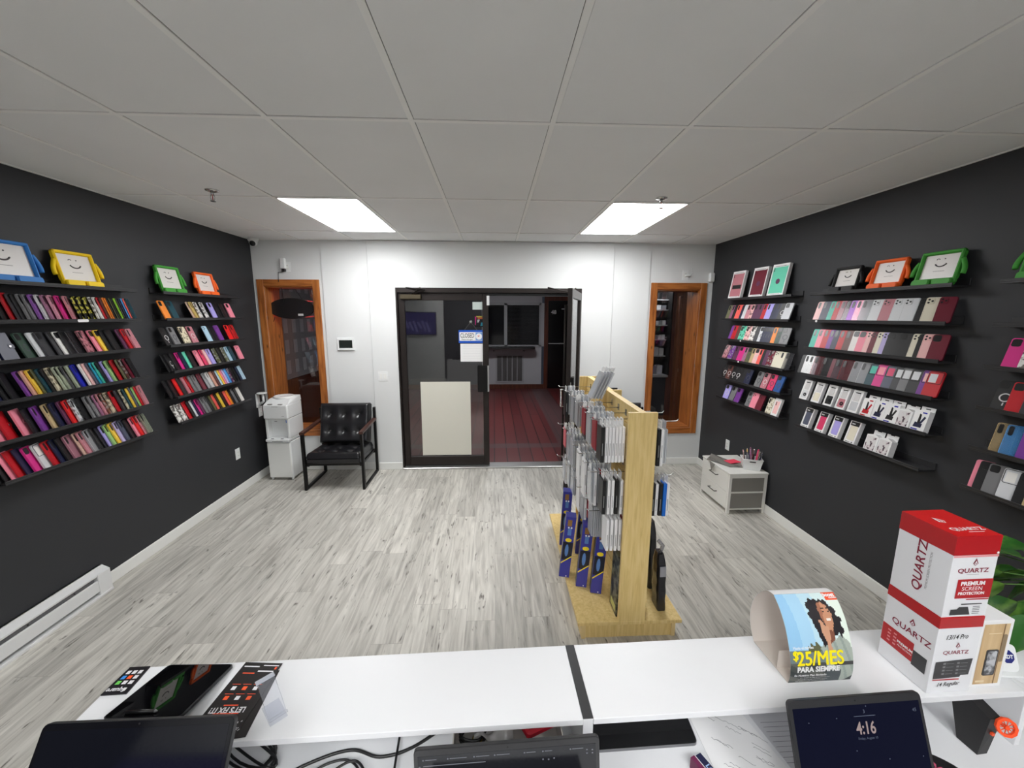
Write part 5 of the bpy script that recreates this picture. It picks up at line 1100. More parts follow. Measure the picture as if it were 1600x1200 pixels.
m = MB(); m.box(0.0, 0.018, -0.46, DP-0.017, 0.0, 0.7315, white_lam); m.box(3.43, 3.45, -0.46, DP-0.017, 0.0, 0.7315, white_lam); m.box(1.22, 1.238, -0.46, DP-0.017, 0.0, 0.7315, white_lam); m.build('side_panel', t)
ZT = 0.9205; ZD = 0.7503
def flat(name, pts, z, h_, m_, label, cat, group=None):
    """thin slab from its four corners on the counter (x, y), listed counter-clockwise"""
    b = MB(); n_ = len(pts); cx = sum(p[0] for p in pts)/n_; cy = sum(p[1] for p in pts)/n_
    V = [(x-cx, y-cy, 0) for x, y in pts]+[(x-cx, y-cy, h_) for x, y in pts]
    b.add(V, [tuple(range(n_))[::-1], tuple(n_+i for i in range(n_))]+[(i,(i+1)%n_,n_+(i+1)%n_,n_+i) for i in range(n_)], m_)
    o = b.build(name); o.location = (cx, cy, z); tag(o, label, cat, group); return o
def on_flat(pts, a, b):   # bilinear point on the slab BL, BR, TR, TL
    p = Vector(pts[0]).lerp(Vector(pts[1]), a); q = Vector(pts[3]).lerp(Vector(pts[2]), a); return p.lerp(q, b)
def decal(parent, pts, z, boxes, name='print'):
    b = MB(); cx = sum(p[0] for p in pts)/4; cy = sum(p[1] for p in pts)/4
    for (a0, a1, b0, b1, m_) in boxes:
        P = [on_flat(pts, *q) for q in ((a0,b0),(a1,b0),(a1,b1),(a0,b1))]
        b.add([(p.x-cx, p.y-cy, z) for p in P], [(0,1,2,3)], m_)
    return b, cx, cy
def decal_text(b, pts, z, s_, a, bb, size, m_, turn=0.0, squeeze=1.0, bold=0.0):
    cx = sum(p[0] for p in pts)/4; cy = sum(p[1] for p in pts)/4
    p = on_flat(pts, a, bb); ux = (Vector(pts[1])-Vector(pts[0])).normalized(); ang = math.atan2(ux.y, ux.x)+turn
    b.text(s_, size, T(p.x-cx, p.y-cy, z) @ RZ(ang) @ RX(-PI/2), m_, bold, squeeze)
orange_ink = mat('orange_ink', s8(236,84,44), 0.5)
# card with app icons
cp = [(-1.006,0.926),(-0.944,0.928),(-0.951,1.010),(-1.004,1.009)]
o = flat('sign_card', cp, ZT, 0.003, mat('card_black', s8(28,26,30), 0.3), 'black card with rows of small app icons at the counter end', 'card')
ic = [mat('ic_'+n, s8(*c_), 0.4) for n, c_ in (('w',(225,225,228)),('b',(60,140,220)),('o',(240,90,40)),('g',(110,200,90)))]
bx = [(0.14+0.27*i, 0.32+0.27*i, 0.34+0.19*j, 0.47+0.19*j, [[ic[3],ic[0],ic[0]],[ic[1],ic[2],ic[0]],[ic[0],ic[0],ic[0]]][j][i]) for i in range(3) for j in range(3)]
b, _, _ = decal(o, cp, 0.0033, bx+[(0.70,0.83,0.10,0.21,ic[0])]); decal_text(b, cp, 0.0034, 'Square', 0.42, 0.16, 0.017, ic[0], PI, 1.0, 0.02); b.build('print', o)
# tablet face up
ip = [(-0.952,0.862),(-0.770,0.860),(-0.728,1.012),(-0.908,1.017)]
t = thing('tablet', 'black tablet lying face up beside the icon card', 'tablet', T(sum(p[0] for p in ip)/4, sum(p[1] for p in ip)/4, ZT))
def rquad(pts, r_, n_=4):
    P = []; N4 = len(pts)
    for i in range(N4):
        p = Vector(pts[i]); a = (Vector(pts[i-1])-p).normalized(); c_ = (Vector(pts[(i+1)%N4])-p).normalized()
        for k in range(n_+1):
            s_ = k/n_; q = (p+a*r_).lerp(p, s_).lerp(p.lerp(p+c_*r_, s_), s_); P.append((q.x, q.y))
    return P
def slab(pts, z0, z1, m_, ctr):
    b = MB(); n_ = len(pts); V = [(x-ctr[0], y-ctr[1], z0) for x, y in pts]+[(x-ctr[0], y-ctr[1], z1) for x, y in pts]
    b.add(V, [tuple(range(n_))[::-1], tuple(n_+i for i in range(n_))]+[(i,(i+1)%n_,n_+(i+1)%n_,n_+i) for i in range(n_)], m_); return b
def tz(y): return 0.9285+0.187*(1.015-y)        # the tablet slopes: its near edge rests on a folded cover
ip = [(-0.906,0.826),(-0.728,0.823),(-0.7195,1.000),(-0.898,1.007)]
def slope_slab(pts, d0, d1, m_):
    b = MB(); n_ = len(pts); V = [(x-t.location.x, y-t.location.y, tz(y)+d0-ZT) for x, y in pts]+[(x-t.location.x, y-t.location.y, tz(y)+d1-ZT) for x, y in pts]
    b.add(V, [tuple(range(n_))[::-1], tuple(n_+i for i in range(n_))]+[(i,(i+1)%n_,n_+(i+1)%n_,n_+i) for i in range(n_)], m_); return b
def slab(pts, z0, z1, m_, ctr):
    b = MB(); n_ = len(pts); V = [(x-ctr[0], y-ctr[1], z0) for x, y in pts]+[(x-ctr[0], y-ctr[1], z1) for x, y in pts]
    b.add(V, [tuple(range(n_))[::-1], tuple(n_+i for i in range(n_))]+[(i,(i+1)%n_,n_+(i+1)%n_,n_+i) for i in range(n_)], m_); return b
t.location = (-0.813, 0.914, ZT)
slope_slab(rquad(ip, 0.012), -0.0075, -0.001, mat('tablet_body', s8(60,60,64), 0.3, 0.6)).build('body', t)
inner = [tuple(Vector(p).lerp(Vector((-0.813,0.914)), 0.03)) for p in ip]
gm, _t, _N, _L, _b = nm('gloss_black_glass'); _b.inputs['Base Color'].default_value = (*s8(8,8,10), 1); _b.inputs['Roughness'].default_value = 0.015; _b.inputs['Specular IOR Level'].default_value = 0.8; MATS['gloss_black_glass'] = gm
slope_slab(rquad(inner, 0.010), -0.001, 0.0, gm).build('screen', t)
m = MB(); m.box(-0.075, 0.065, -0.085, -0.060, 0, 0.028, black_pl, 0.003); m.build('cover_fold', t)
o = thing('stylus', 'black stylus lying along the tablet edge', 'stylus', T(-0.826, 0.838, tz(0.838)+0.0042) @ RZ(0.0))
m = MB(); m.cyl((-0.036,0,0), 0.0038, 0.066, black_pl, 'x', 10); m.build('barrel', o); m = MB(); m.cyl((0.030,0,0), 0.0038, 0.006, grey_pl, 'x', 10, 0.001); m.build('tip', o)
# brochures
bp0 = [(-0.700,0.792),(-0.576,0.806),(-0.590,0.985),(-0.676,1.000)]; bp = [(-0.715,0.800),(-0.600,0.800),(-0.592,1.004),(-0.696,1.012)]
bk_m = mat('brochure_black', s8(30,27,28), 0.3)
o0 = flat('brochure', bp0, ZT, 0.0015, bk_m, 'black brochure lying underneath the orange-icon brochure', 'brochure', 'black repair brochures'); 
b, _, _ = decal(o0, bp0, 0.0017, [(0.0,1.0,0.985,1.0,white_card)]); b.build('print', o0)
o = flat('brochure', bp, ZT+0.0017, 0.0012, bk_m, 'black brochure with orange and white icons lying on top of another', 'brochure', 'black repair brochures')
bx = [(0.17+0.26*i, 0.27+0.26*i, 0.47+0.13*j, 0.52+0.13*j, (ic[2], ic[0])[(i+j)%2]) for i in range(3) for j in range(2)]
bx += [(0.12+0.26*i, 0.32+0.26*i, 0.545+0.13*j, 0.552+0.13*j, orange_ink) for i in range(3) for j in range(2)]
bx += [(0.30,0.62,0.395,0.41,orange_ink),(0.15,0.45,0.83,0.845,orange_ink),(0.5,0.9,0.86,0.88,ic[0]),(0.06,0.46,0.93,0.945,ic[0]),(0.55,0.95,0.95,0.965,ic[0]),(0.88,0.93,0.90,0.94,orange_ink),(0.2,0.75,0.295,0.305,orange_ink)]
b, _, _ = decal(o, bp, 0.0014, bx); decal_text(b, bp, 0.0015, "LET'S FIX IT!", 0.46, 0.34, 0.020, ic[0], PI, 0.8, 0.03)
random.seed(3)
for k in range(46): a = random.uniform(0.55,0.98); c_ = random.uniform(0.01,0.20); P = on_flat(bp, a, c_); b.add([(P.x-sum(p[0] for p in bp)/4+dx, P.y-sum(p[1] for p in bp)/4+dy, 0.0014) for dx, dy in ((0,0),(0.003,0.001),(0.002,0.004))], [(0,1,2)], ic[0])
b.build('print', o)
# clear acrylic stand
acr = glassy('clear_acrylic', (0.965,0.97,0.985), 0.06, s8(225,230,240), 1.45, 0.03)
t = thing('acrylic_stand', 'small clear acrylic phone stand on the white counter', 'stand', T(-0.545, 0.868, ZT) @ RZ(R(-46)) @ Matrix.Scale(0.88, 4))
m = MB(); m.box(-0.030, 0.045, -0.022, 0.022, 0, 0.003, acr, 0.001); m.build('foot_plate', t)
m = MB(); V = []
for s_ in (-0.022, 0.022):
    for x, z in ((-0.060,0.062),(-0.052,0.068),(0.000,0.030),(0.036,0.006),(0.052,0.020),(0.048,0.024),(0.034,0.014),(0.0,0.040)): V.append((x, s_, z))
n_ = 8; m.add(V, [tuple(range(n_)), tuple(n_+i for i in range(n_))[::-1]]+[(i,n_+i,n_+(i+1)%n_,(i+1)%n_) for i in range(n_)], acr); m.build('cradle', t)
m = MB(); m.box(-0.066,-0.050,-0.024,0.024,0.060,0.0635,glassy('frosted_acrylic', (0.85,0.87,0.9), 0.5, s8(225,228,236), 1.5, 0.1),0.001); m.build('top_tab', t)
# curved promotional display
t = thing('promo_display', 'curved card display of a smiling woman on the phone, priced $25 a month', 'display', T(0.773, 0.887, ZT+0.0005) @ RZ(R(1.2)))
prof = [(0,0),(-0.004,0.03),(0.001,0.065),(0.013,0.10),(0.034,0.143),(0.060,0.176),(0.085,0.196)]
def spline(P, n_):
    out = []
    for i in range(len(P)-1):
        p0 = Vector(P[max(0,i-1)]); p1 = Vector(P[i]); p2 = Vector(P[i+1]); p3 = Vector(P[min(len(P)-1,i+2)])
        for k in range(n_): s_ = k/n_; out.append(0.5*((2*p1)+(p2-p0)*s_+(2*p0-5*p1+4*p2-p3)*s_*s_+(3*p1-p0-3*p2+p3)*s_**3))
    out.append(Vector(P[-1])); return out
SP = spline(prof, 14); PW = 0.174
def front(a, s_, off=0.0):
    f_ = s_*(len(SP)-1); i = min(int(f_), len(SP)-2); p = SP[i].lerp(SP[i+1], f_-i); d = (SP[i+1]-SP[i]).normalized()
    return (a*PW, p.x-d.y*off, p.y+d.x*off)
def inpoly(x, y, P):
    c_ = False; j = len(P)-1
    for i in range(len(P)):
        if (P[i][1] > y) != (P[j][1] > y) and x < (P[j][0]-P[i][0])*(y-P[i][1])/(P[j][1]-P[i][1])+P[i][0]: c_ = not c_
        j = i
    return c_
HAIR = [(0.44,0.87),(0.52,0.915),(0.62,0.90),(0.74,0.90),(0.83,0.84),(0.89,0.74),(0.93,0.62),(0.90,0.555),(0.82,0.58),(0.76,0.55),(0.66,0.52),(0.60,0.47),(0.54,0.52),(0.50,0.60),(0.46,0.68),(0.43,0.76)]
FACE = [(0.62,0.86),(0.69,0.875),(0.76,0.83),(0.80,0.75),(0.79,0.66),(0.75,0.60),(0.68,0.62),(0.62,0.70),(0.60,0.80)]
HAND = [(0.56,0.70),(0.60,0.70),(0.64,0.64),(0.70,0.64),(0.70,0.58),(0.68,0.50),(0.70,0.42),(0.62,0.42),(0.62,0.52),(0.57,0.60)]
NECK = [(0.68,0.62),(0.77,0.64),(0.76,0.53),(0.68,0.50)]
SHIRT = [(0.56,0.50),(0.62,0.52),(0.66,0.50),(0.76,0.53),(0.86,0.58),(0.98,0.50),(1.0,0.44),(1.0,0.10),(0.86,0.0),(0.56,0.0),(0.58,0.20),(0.54,0.40),(0.50,0.46)]
TREE = [(0.30,0.50),(0.36,0.46),(0.34,0.52),(0.42,0.48),(0.44,0.53),(0.52,0.47),(0.50,0.42),(0.30,0.42)]
def pc(name, *rgb): return mat('poster_'+name, s8(*rgb), 0.4)
def poster(a, s_):
    if a > 0.78 and s_ > 0.885 and a > 0.78+0.03*(1-s_)/0.115: return pc('orange', 238,88,46)
    if inpoly(a, s_, HAND): return pc('skin2', 206,156,126)
    if inpoly(a, s_, FACE):
        if 0.690 < s_ < 0.712 and 0.69 < a < 0.765: return pc('teeth', 236,228,220)
        if (0.765 < s_ < 0.783 and (0.665 < a < 0.70 or 0.745 < a < 0.775)) or (0.80 < s_ < 0.812 and (0.655 < a < 0.705 or 0.74 < a < 0.78)): return pc('eye', 40,28,26)
        return (pc('skin', 200,144,112) if a > 0.655+0.1*(s_-0.7) else pc('skin3', 164,108,82))
    if inpoly(a, s_, NECK): return pc('neck', 132,84,66)
    ja, js = a+0.014*math.sin(s_*70)+0.010*math.sin(a*90+s_*50), s_+0.010*math.sin(a*80)
    if inpoly(ja, js, HAIR): return pc('hair', 38,34,38)
    if inpoly(a, s_, SHIRT):
        if s_ < 0.20 and a < 0.80: return pc('trousers', 70,78,82)
        if 0.26 < s_ < 0.30 and a > 0.7: return pc('sleeve', 60,60,60)
        return (pc('shirt', 168,178,168), pc('shirt2', 148,160,152))[int(a*23+s_*9) % 3 == 0]
    if inpoly(a, s_, TREE): return pc('tree', 96,98,70)
    if s_ < 0.30: return (pc('low', 72,76,74), pc('low2', 96,98,92), pc('low3', 54,60,60))[int(a*5+s_*14) % 3]
    if s_ < 0.44: return pc('haze', 112,128,132)
    q = int(min(5, max(0, a*4.5+(s_-0.5)*0.8)))
    return pc('sky%d' % q, *[(150,198,232),(168,210,236),(190,222,236),(212,232,232),(226,238,226),(232,240,226)][q])
m = MB(); NU, NV = 72, 90
V = [front(i/NU, j/NV) for j in range(NV+1) for i in range(NU+1)]
b0 = len(m.V); m.V += V
for j in range(NV):
    for i in range(NU):
        m.F.append((j*(NU+1)+i, j*(NU+1)+i+1, (j+1)*(NU+1)+i+1, (j+1)*(NU+1)+i)); m.M.append(m.mi(poster((i+.5)/NU, (j+.5)/NV))); m.sm.append(True)
pr_ = m.build('printed_face', t)
def ptext(b, s_, a, v, size, m_, bold=0.0, squeeze=1.0, shear=0.0, off=0.0012):
    L_ = 0.235
    b.text(s_, size, T(a*PW, 0, v*L_), m_, bold, squeeze, shear, lambda w_: front(w_[0]/PW, w_[2]/L_, off))
b = MB()
[ptext(b, '$', 0.083+dx, 0.385, 0.036, pc('yellow', 250,232,20), 0.0, 0.80, 0.0, 0.0012+0.0001*q) for q, dx in enumerate((-0.006,0.006))]
[ptext(b, '25/MES', 0.475+dx, 0.355+dv, 0.054, pc('yellow', 250,232,20), 0.0, 0.80, 0.0, 0.0012+0.0001*q) for q, (dx, dv) in enumerate(((-0.007,0),(0.007,0),(0,0.004),(0,-0.004)))]
ptext(b, 'PARA SIEMPRE', 0.44, 0.225, 0.0215, white_card, 0.045, 0.86)
ptext(b, 'Hasta el martes', 0.22, 0.475, 0.009, white_card, 0.02)
ptext(b, 'En Nuestro Plan Ilimitado', 0.32, 0.145, 0.0095, white_card, 0.03, 0.9)
for k in range(3): ptext(b, 'para siempre con pago automatico y servicio', 0.40-0.03*k, 0.105-0.03*k, 0.0045, white_card, 0.0)
ptext(b, 'boost', 0.885, 0.955, 0.016, white_card, 0.05, 0.85); ptext(b, 'mobile', 0.93, 0.918, 0.008, white_card, 0.03)
b.build('lettering', pr_)
inner_card = mat('card_inside', s8(214,206,198), 0.7)
back = spline([(0.085,0.196),(0.112,0.188),(0.146,0.150),(0.165,0.095),(0.160,0.040),(0.138,0.0)], 8)
m = MB()
m.quadgrid(lambda a, v: (lambda p: (p[0], p[1], p[2]))(front(a, v, -0.0008)), 2, 60, inner_card)
n_ = len(back)-1
m.quadgrid(lambda a, v: (a*PW, back[round(v*n_)].x, back[round(v*n_)].y), 2, n_, inner_card)
m.quadgrid(lambda a, v: (a*PW, back[round(v*n_)].x+0.0008, back[round(v*n_)].y+0.0002), 2, n_, white_card)
m.box(0, PW, 0.0, 0.138, 0, 0.001, inner_card); m.box(0.002, PW-0.002, 0.045, 0.0458, 0.001, 0.055, inner_card); m.build('card_body', t)
# ---- red and white cartons
qred = mat('carton_red', s8(176,22,30), 0.35); qred2 = mat('carton_bright_red', s8(214,30,32), 0.35); maroon = mat('maroon_ink', s8(132,24,52), 0.4); qwh = mat('carton_white', s8(226,227,230), 0.35); dkp = mat('dark_print', s8(52,52,54), 0.45); faint = mat('faint_lines', s8(120,120,122), 0.5)
QW, QD = 0.118, 0.130
def face_front(): return T(0, -0.0006, 0)
def face_left(): return T(-0.0006, 0, 0) @ RZ(-PI/2)     # local x runs from the back edge (y=QD) to the front edge
def drop(b, M, x, z, s_, m_, bg):
    P = [(0,1.0),(0.55,-0.1),(0.0,-0.62),(-0.55,-0.1)]
    for k, (sc_, mm) in enumerate(((1,m_),(0.62,bg))):
        b.add([tuple(M @ Vector((x+p*s_*sc_, -0.0002*k, z+q*s_*sc_-0.1*s_*k))) for p, q in P], [(0,3,2,1)][::1], mm)
    b.add([tuple(M @ Vector((x+p*s_*0.28, -0.0004, z+q*s_*0.28-0.14*s_)))for p, q in P], [(0,3,2,1)], m_)
def rect(b, M, x0, x1, z0, z1, m_, y=0.0): b.add([tuple(M @ Vector(p)) for p in ((x0,y,z0),(x1,y,z0),(x1,y,z1),(x0,y,z1))], [(0,1,2,3)], m_)
def quartz(zb, hh, label, upper):
    t = thing('screen_protector_carton', label, 'carton', T(1.107, 0.843, zb) @ RZ(R(1.2)))
    m = MB(); m.box(0, QW, 0, QD, 0, hh-0.045, qwh, 0.0006); m.build('carton', t)
    m = MB(); lh = 0.050 if upper else 0.030
    m.box(-0.0008, QW+0.0008, -0.0008, QD+0.0008, hh-lh, hh, qred, 0.0006)
    if not upper: m.box(-0.0002, QW+0.0002, -0.0002, QD+0.0002, hh-0.046, hh-lh, qwh)
    rect(m, T(0,0,hh+0.0003) @ RX(-PI/2), 0, QW, 0, QD, qred2); 
    Mt = T(QW/2, QD*0.45, hh+0.0006) @ RZ(0.0) @ RX(-PI/2)
    if upper:
        rect(m, T(0,-0.0012,0), 0, QW, hh-lh-0.005, hh-lh, mat('carton_pink_edge', s8(224,150,152), 0.4))
        m.text('QUARTZ', 0.019, T(QW*0.55, QD*0.24, hh+0.0006) @ RX(-PI/2), white_card, 0.02, 1.15)
        drop(m, T(QW*0.36, QD*0.56, hh+0.0006) @ RZ(0.3) @ RX(-PI/2), 0, 0, 0.019, white_card, qred2)
        m.box(QW*0.45, QW*0.8, QD*0.14, QD*0.15, hh+0.0003, hh+0.0006, white_card)
    m.build('lid', t)
    F_ = T(0,-0.0010,0); L_ = T(-0.0010, QD, 0) @ RZ(-PI/2)
    m = MB()
    if upper:
        drop(m, F_, QW*0.52, 0.147, 0.0125, maroon, qwh); m.text('QUARTZ', 0.0165, F_ @ T(QW*0.50,0,0.1265), maroon, 0.015, 1.22)
        rect(m, F_, QW*0.36, QW*0.64, 0.1165, 0.1172, faint)
        rect(m, F_, QW*0.20, QW*0.995, 0.052, 0.104, qred); rect(m, F_, QW*0.47, QW*0.98, 0.047, 0.050, qred)
        for s_, z, bo, si in (('PREMIUM',0.0925,0.04,0.0145),('SCREEN',0.0785,0.0,0.0145),('PROTECTION',0.0655,0.04,0.0105)): m.text(s_, si, F_ @ T(QW*0.55,-0.0003,z), white_card, bo, 1.08)
        m.add([tuple(F_ @ Vector(p)) for p in ((QW*0.16,0,0.006),(QW*0.62,0,0.006),(QW*0.55,0,0.028),(QW*0.35,0,0.028),(QW*0.30,0,0.022),(QW*0.17,0,0.022))], [(0,1,2,3,4,5)], dkp)
        rect(m, F_, QW*0.38, QW*0.85, 0.034, 0.037, dkp)
        for k in range(5): rect(m, F_, QW*0.66, QW*(0.82+0.01*(k%2)), 0.008+k*0.0048, 0.0098+k*0.0048, faint)
        m.cyl((QW*0.95,-0.0028,0.174), 0.003, 0.001, white_card, 'y', 10)
        Mv = L_ @ T(QD*0.50,0,0.100) @ RY(-PI/2)
        m.text('QUARTZ', 0.030, Mv, maroon, 0.015, 1.15, 0.12); m.text('PREMIUM SCREEN PROTECTION', 0.0075, L_ @ T(QD*0.66,0,0.098) @ RY(-PI/2), faint, 0.0, 0.95)
    else:
        m.text('13/14 Pro', 0.019, F_ @ T(QW*0.47,0,0.163) @ RY(-0.03), dark_ink, 0.004, 0.8, 0.25)
        drop(m, F_, QW*0.52, 0.136, 0.0105, maroon, qwh); m.text('QUARTZ', 0.0145, F_ @ T(QW*0.50,0,0.1175), maroon, 0.012, 1.2)
        m.add([tuple(F_ @ Vector(p)) for p in ((QW*0.08,0,0.042),(QW*0.70,0,0.045),(QW*0.72,0,0.050),(QW*0.90,0,0.051),(QW*0.93,0,0.098),(QW*0.08,0,0.092))], [(0,1,2,3,4,5)], dkp)
        for k in range(4):
            for a in (0.26, 0.58): rect(m, F_, QW*a, QW*(a+0.06), 0.054+k*0.010, 0.059+k*0.010, grey_pl, -0.0002); rect(m, F_, QW*(a+0.08), QW*(a+0.25), 0.0555+k*0.010, 0.0568+k*0.010, faint, -0.0002)
        rect(m, F_, QW*0.08, QW*0.70, 0.037, 0.0405, qred)
        m.text('14 Regular', 0.017, F_ @ T(QW*0.48,0,0.024) @ RY(-0.05), dark_ink, 0.004, 0.85, 0.25)
        m.text('QUARTZ', 0.0235, L_ @ T(QD*0.56,0,0.128), maroon, 0.012, 1.05); drop(m, L_, QD*0.56, 0.155, 0.013, maroon, qwh)
        rect(m, L_, 0.002, QD*0.66, 0.050, 0.104, qred); rect(m, L_, QD*0.66, QD*0.92, 0.045, 0.088, dkp)
        for k in range(4):
            for a in (0.14, 0.26): rect(m, L_, QD*a, QD*(a+0.06), 0.060+k*0.010, 0.0645+k*0.010, mat('pink_icon', s8(220,140,140), 0.5), -0.0002)
        m.text('PREMIUM', 0.010, L_ @ T(QD*0.50,-0.0003,0.078), white_card, 0.03); m.text('PROTECTION', 0.006, L_ @ T(QD*0.50,-0.0003,0.068), white_card, 0.01)
    m.build('print', t)
quartz(ZT+0.0005, 0.218, 'red and white screen protector carton with handwriting, lower one of the stack', False)
quartz(ZT+0.2200, 0.218, 'red-topped white screen protector carton, upper one of the stack', True)
# white box with a kraft picture front
t = thing('phone_case_box', 'white box with wood-look front picturing a phone, beside the red cartons', 'box', T(1.2285, 0.853, ZT+0.0005) @ RZ(R(1.5)))
m = MB(); m.box(0, 0.096, 0, 0.125, 0, 0.196, white_card, 0.001); m.build('carton', t)
m = MB(); rect(m, T(0,-0.0006,0), 0.014, 0.086, 0.010, 0.186, wood('kraft_wood_print', s8(176,142,100), s8(202,170,124), s8(214,186,142), 'z', 0.4, False)); rect(m, T(0,-0.0009,0), 0.070, 0.073, 0.010, 0.186, mat('print_line', s8(120,92,62), 0.5))
m.prism(rrect(0.034, 0.068, 0.036, 0.112, 0.005), -0.0016, -0.0006, dkp); m.prism(rrect(0.038, 0.064, 0.040, 0.108, 0.004), -0.0020, -0.0010, noise_mix('phone_picture', s8(190,192,196), s8(70,70,74), (1,1,1), 60, 0.42, 0.6, 0.3))
rect(m, T(0,-0.0010,0), 0.030, 0.066, 0.158, 0.161, mat('print_pale', s8(226,206,170), 0.5)); rect(m, T(0,-0.0010,0), 0.020, 0.045, 0.016, 0.022, MATS['print_pale'])
m.prism(rrect(0.072, 0.084, 0.075, 0.155, 0.004), -0.0012, -0.0006, mat('print_brown', s8(140,120,92), 0.5)); m.build('front_print', t)
m = MB(); m.tube([(0.02,0.07,0.1965),(0.03,0.072,0.199),(0.05,0.066,0.1985)], 0.0012, grey_pl, 5); m.build('seal', t)
# security sign wedge
t = thing('security_sign', 'white plastic stand with a blue octagon badge behind the wood-look box', 'sign', T(1.395, 0.900, ZT+0.0005) @ RZ(R(-6)))
m = MB(); m.box(-0.048, 0.062, -0.026, 0.050, 0, 0.005, white_pl, 0.002); m.build('foot', t)
m = MB(); m.prism(rrect(-0.035, 0.030, 0, 0.068, 0.012), -0.004, 0.012, white_pl, 0.002); o = m.build('plate', t); o.location = (0, -0.008, 0.004); o.rotation_euler = (R(-22), 0, 0)
m2 = MB(); m2.prism([(0.017*math.cos(PI/8+PI/4*k)+0.004, 0.038+0.017*math.sin(PI/8+PI/4*k)) for k in range(8)], -0.0052, -0.004, mat('badge_blue', s8(44,50,120), 0.35)); m2.text('ADT', 0.013, T(0.004,-0.0056,0.038), white_card, 0.04, 0.95); m2.build('badge', o)
# plant
t = thing('potted_plant', 'green leafy potted plant at the counter end by the right wall', 'plant', T(1.73, 0.955, ZT))
m = MB(); m.lathe([(0,0),(0.045,0),(0.058,0.08),(0.062,0.10),(0.056,0.10),(0.050,0.085),(0,0.085)], white_pl); m.build('pot', t)
lg = noise_mix('leaf_green', s8(44,96,36), s8(118,160,70), (6,6,6), 3, 0.48, 0.66, 0.32, 3)
lm = MB(); sm_ = MB(); random.seed(11)
for k in range(46):
    az = random.uniform(PI*0.55, PI*1.75) if k % 4 else random.uniform(0, 2*PI); el = random.uniform(-0.1, 1.35); r_ = random.uniform(0.10, 0.26)
    base_ = Vector((0,0,0.10)); tip = Vector((math.cos(az)*math.cos(el)*r_, math.sin(az)*math.cos(el)*r_*0.8, 0.12+math.sin(el)*r_*1.1))
    mid = base_.lerp(tip, 0.5)+Vector((0,0,0.05)); sm_.tube([base_, mid, tip], 0.0022, mat('stem_green', s8(90,130,60), 0.5), 5)
    d = (tip-mid).normalized(); d.z -= random.uniform(0.1,0.7); d.normalize(); s_ = d.cross(Vector((0,0,1))).normalized(); n2 = s_.cross(d).normalized(); L_ = random.uniform(0.11,0.165); W_ = L_*0.66
    def lf_(u, v, tip=tip, d=d, s_=s_, n2=n2, L_=L_, W_=W_):
        w_ = W_*math.sin(PI*min(1, v**0.75))*(1-0.25*v); x = (u-0.5)*w_
        p = tip+d*(v*L_)+s_*x+n2*(-abs(x)*0.0+abs(x)**1.3*0.9-0.25*L_*v*v); p.z = max(p.z, 0.012); return tuple(p)
    lm.quadgrid(lf_, 4, 7, lg)
sm_.build('stems', t); o = lm.build('foliage', t)
# ------------------------------------------------------------------ laptops on the desk
lid_b = mat('laptop_dark_shell', s8(42,42,44), 0.4, 0.3); bez = mat('laptop_bezel', s8(46,46,48), 0.35); scr_n = mat('screen_navy', s8(7,8,16), 0.09, emis=s8(14,16,36), es=0.30, spec=0.5); scr_k = mat('screen_black', s8(8,9,14), 0.08, emis=s8(10,11,18), es=0.25, spec=0.5)
def laptop(label, tl, tr, hgt, lean, screen, extra=None, monitor=False, bezc=None, deck=0.23, top_b=0.016, thick=0.008):
    a, b_ = Vector(tl), Vector(tr); ux = (b_-a); W_ = ux.length; ux.normalize()
    up_ = Vector((-ux.y*math.sin(lean), ux.x*math.sin(lean), math.cos(lean))); up_ = (up_-ux*up_.dot(ux)).normalized(); ny = up_.cross(ux)   # ny points away from the viewer
    ny = ux.cross(up_)*-1
    org = a-up_*hgt
    M = Matrix(((ux.x,ny.x,up_.x,org.x),(ux.y,ny.y,up_.y,org.y),(ux.z,ny.z,up_.z,org.z),(0,0,0,1)))
    t = thing('desk_monitor' if monitor else 'laptop', label, 'monitor' if monitor else 'laptop', M)
    m = MB(); m.prism(rrect(0, W_, 0, hgt, 0.010), 0, thick, lid_b, 0.001); m.build('lid', t)
    m = MB(); m.prism(rrect(0.001, W_-0.001, 0.001, hgt-0.001, 0.0095), -0.0008, 0.0, bezc or bez); m.cyl((W_/2,-0.0012,hgt-top_b/2), 0.0018, 0.0004, hole, 'y', 10); m.build('bezel', t)
    m = MB(); m.box(0.008, W_-0.008, -0.0012, -0.0008, 0.012, hgt-top_b, screen)
    sc_ = m.build('screen', t)
    if extra: b = MB(); extra(b, W_, hgt); b.build('display', sc_)
    if monitor:
        g = M.inverted(); m = MB(); m.box(W_*0.5-0.09, W_*0.5+0.09, -0.07, 0.10, 0, 0.010, lid_b, 0.003); m.box(W_*0.5-0.03, W_*0.5+0.03, 0.0, 0.018, 0.010, org.z-ZD+0.02, lid_b)
        st_ = m.build('stand', t); st_.matrix_basis = g @ (Matrix.Translation((org.x, org.y, ZD+0.0005)) @ Matrix.Rotation(math.atan2(ux.y, ux.x), 4, 'Z')); return t
    o = MB(); o.box(0, W_, -deck, -0.004, 0, 0.012, lid_b, 0.003); kb = o.build('keyboard_base', t)
    kb.matrix_parent_inverse = Matrix.Identity(4); kb.matrix_basis = M.inverted() @ (Matrix.Translation((org.x, org.y, ZD+0.0005)) @ Matrix.Rotation(math.atan2(ux.y, ux.x), 4, 'Z'))
    o = MB()
    for r_ in range(5):
        for c_ in range(13): o.box(W_*(0.06+0.068*c_), W_*(0.06+0.068*c_)+0.015, -deck*0.22-0.019*r_-0.015, -deck*0.22-0.019*r_, 0.012, 0.0135, black_pl)
    o.build('keys', kb)
    return t
dot = mat('screen_dot', s8(70,76,90), 0.4, emis=s8(110,120,140), es=0.10)
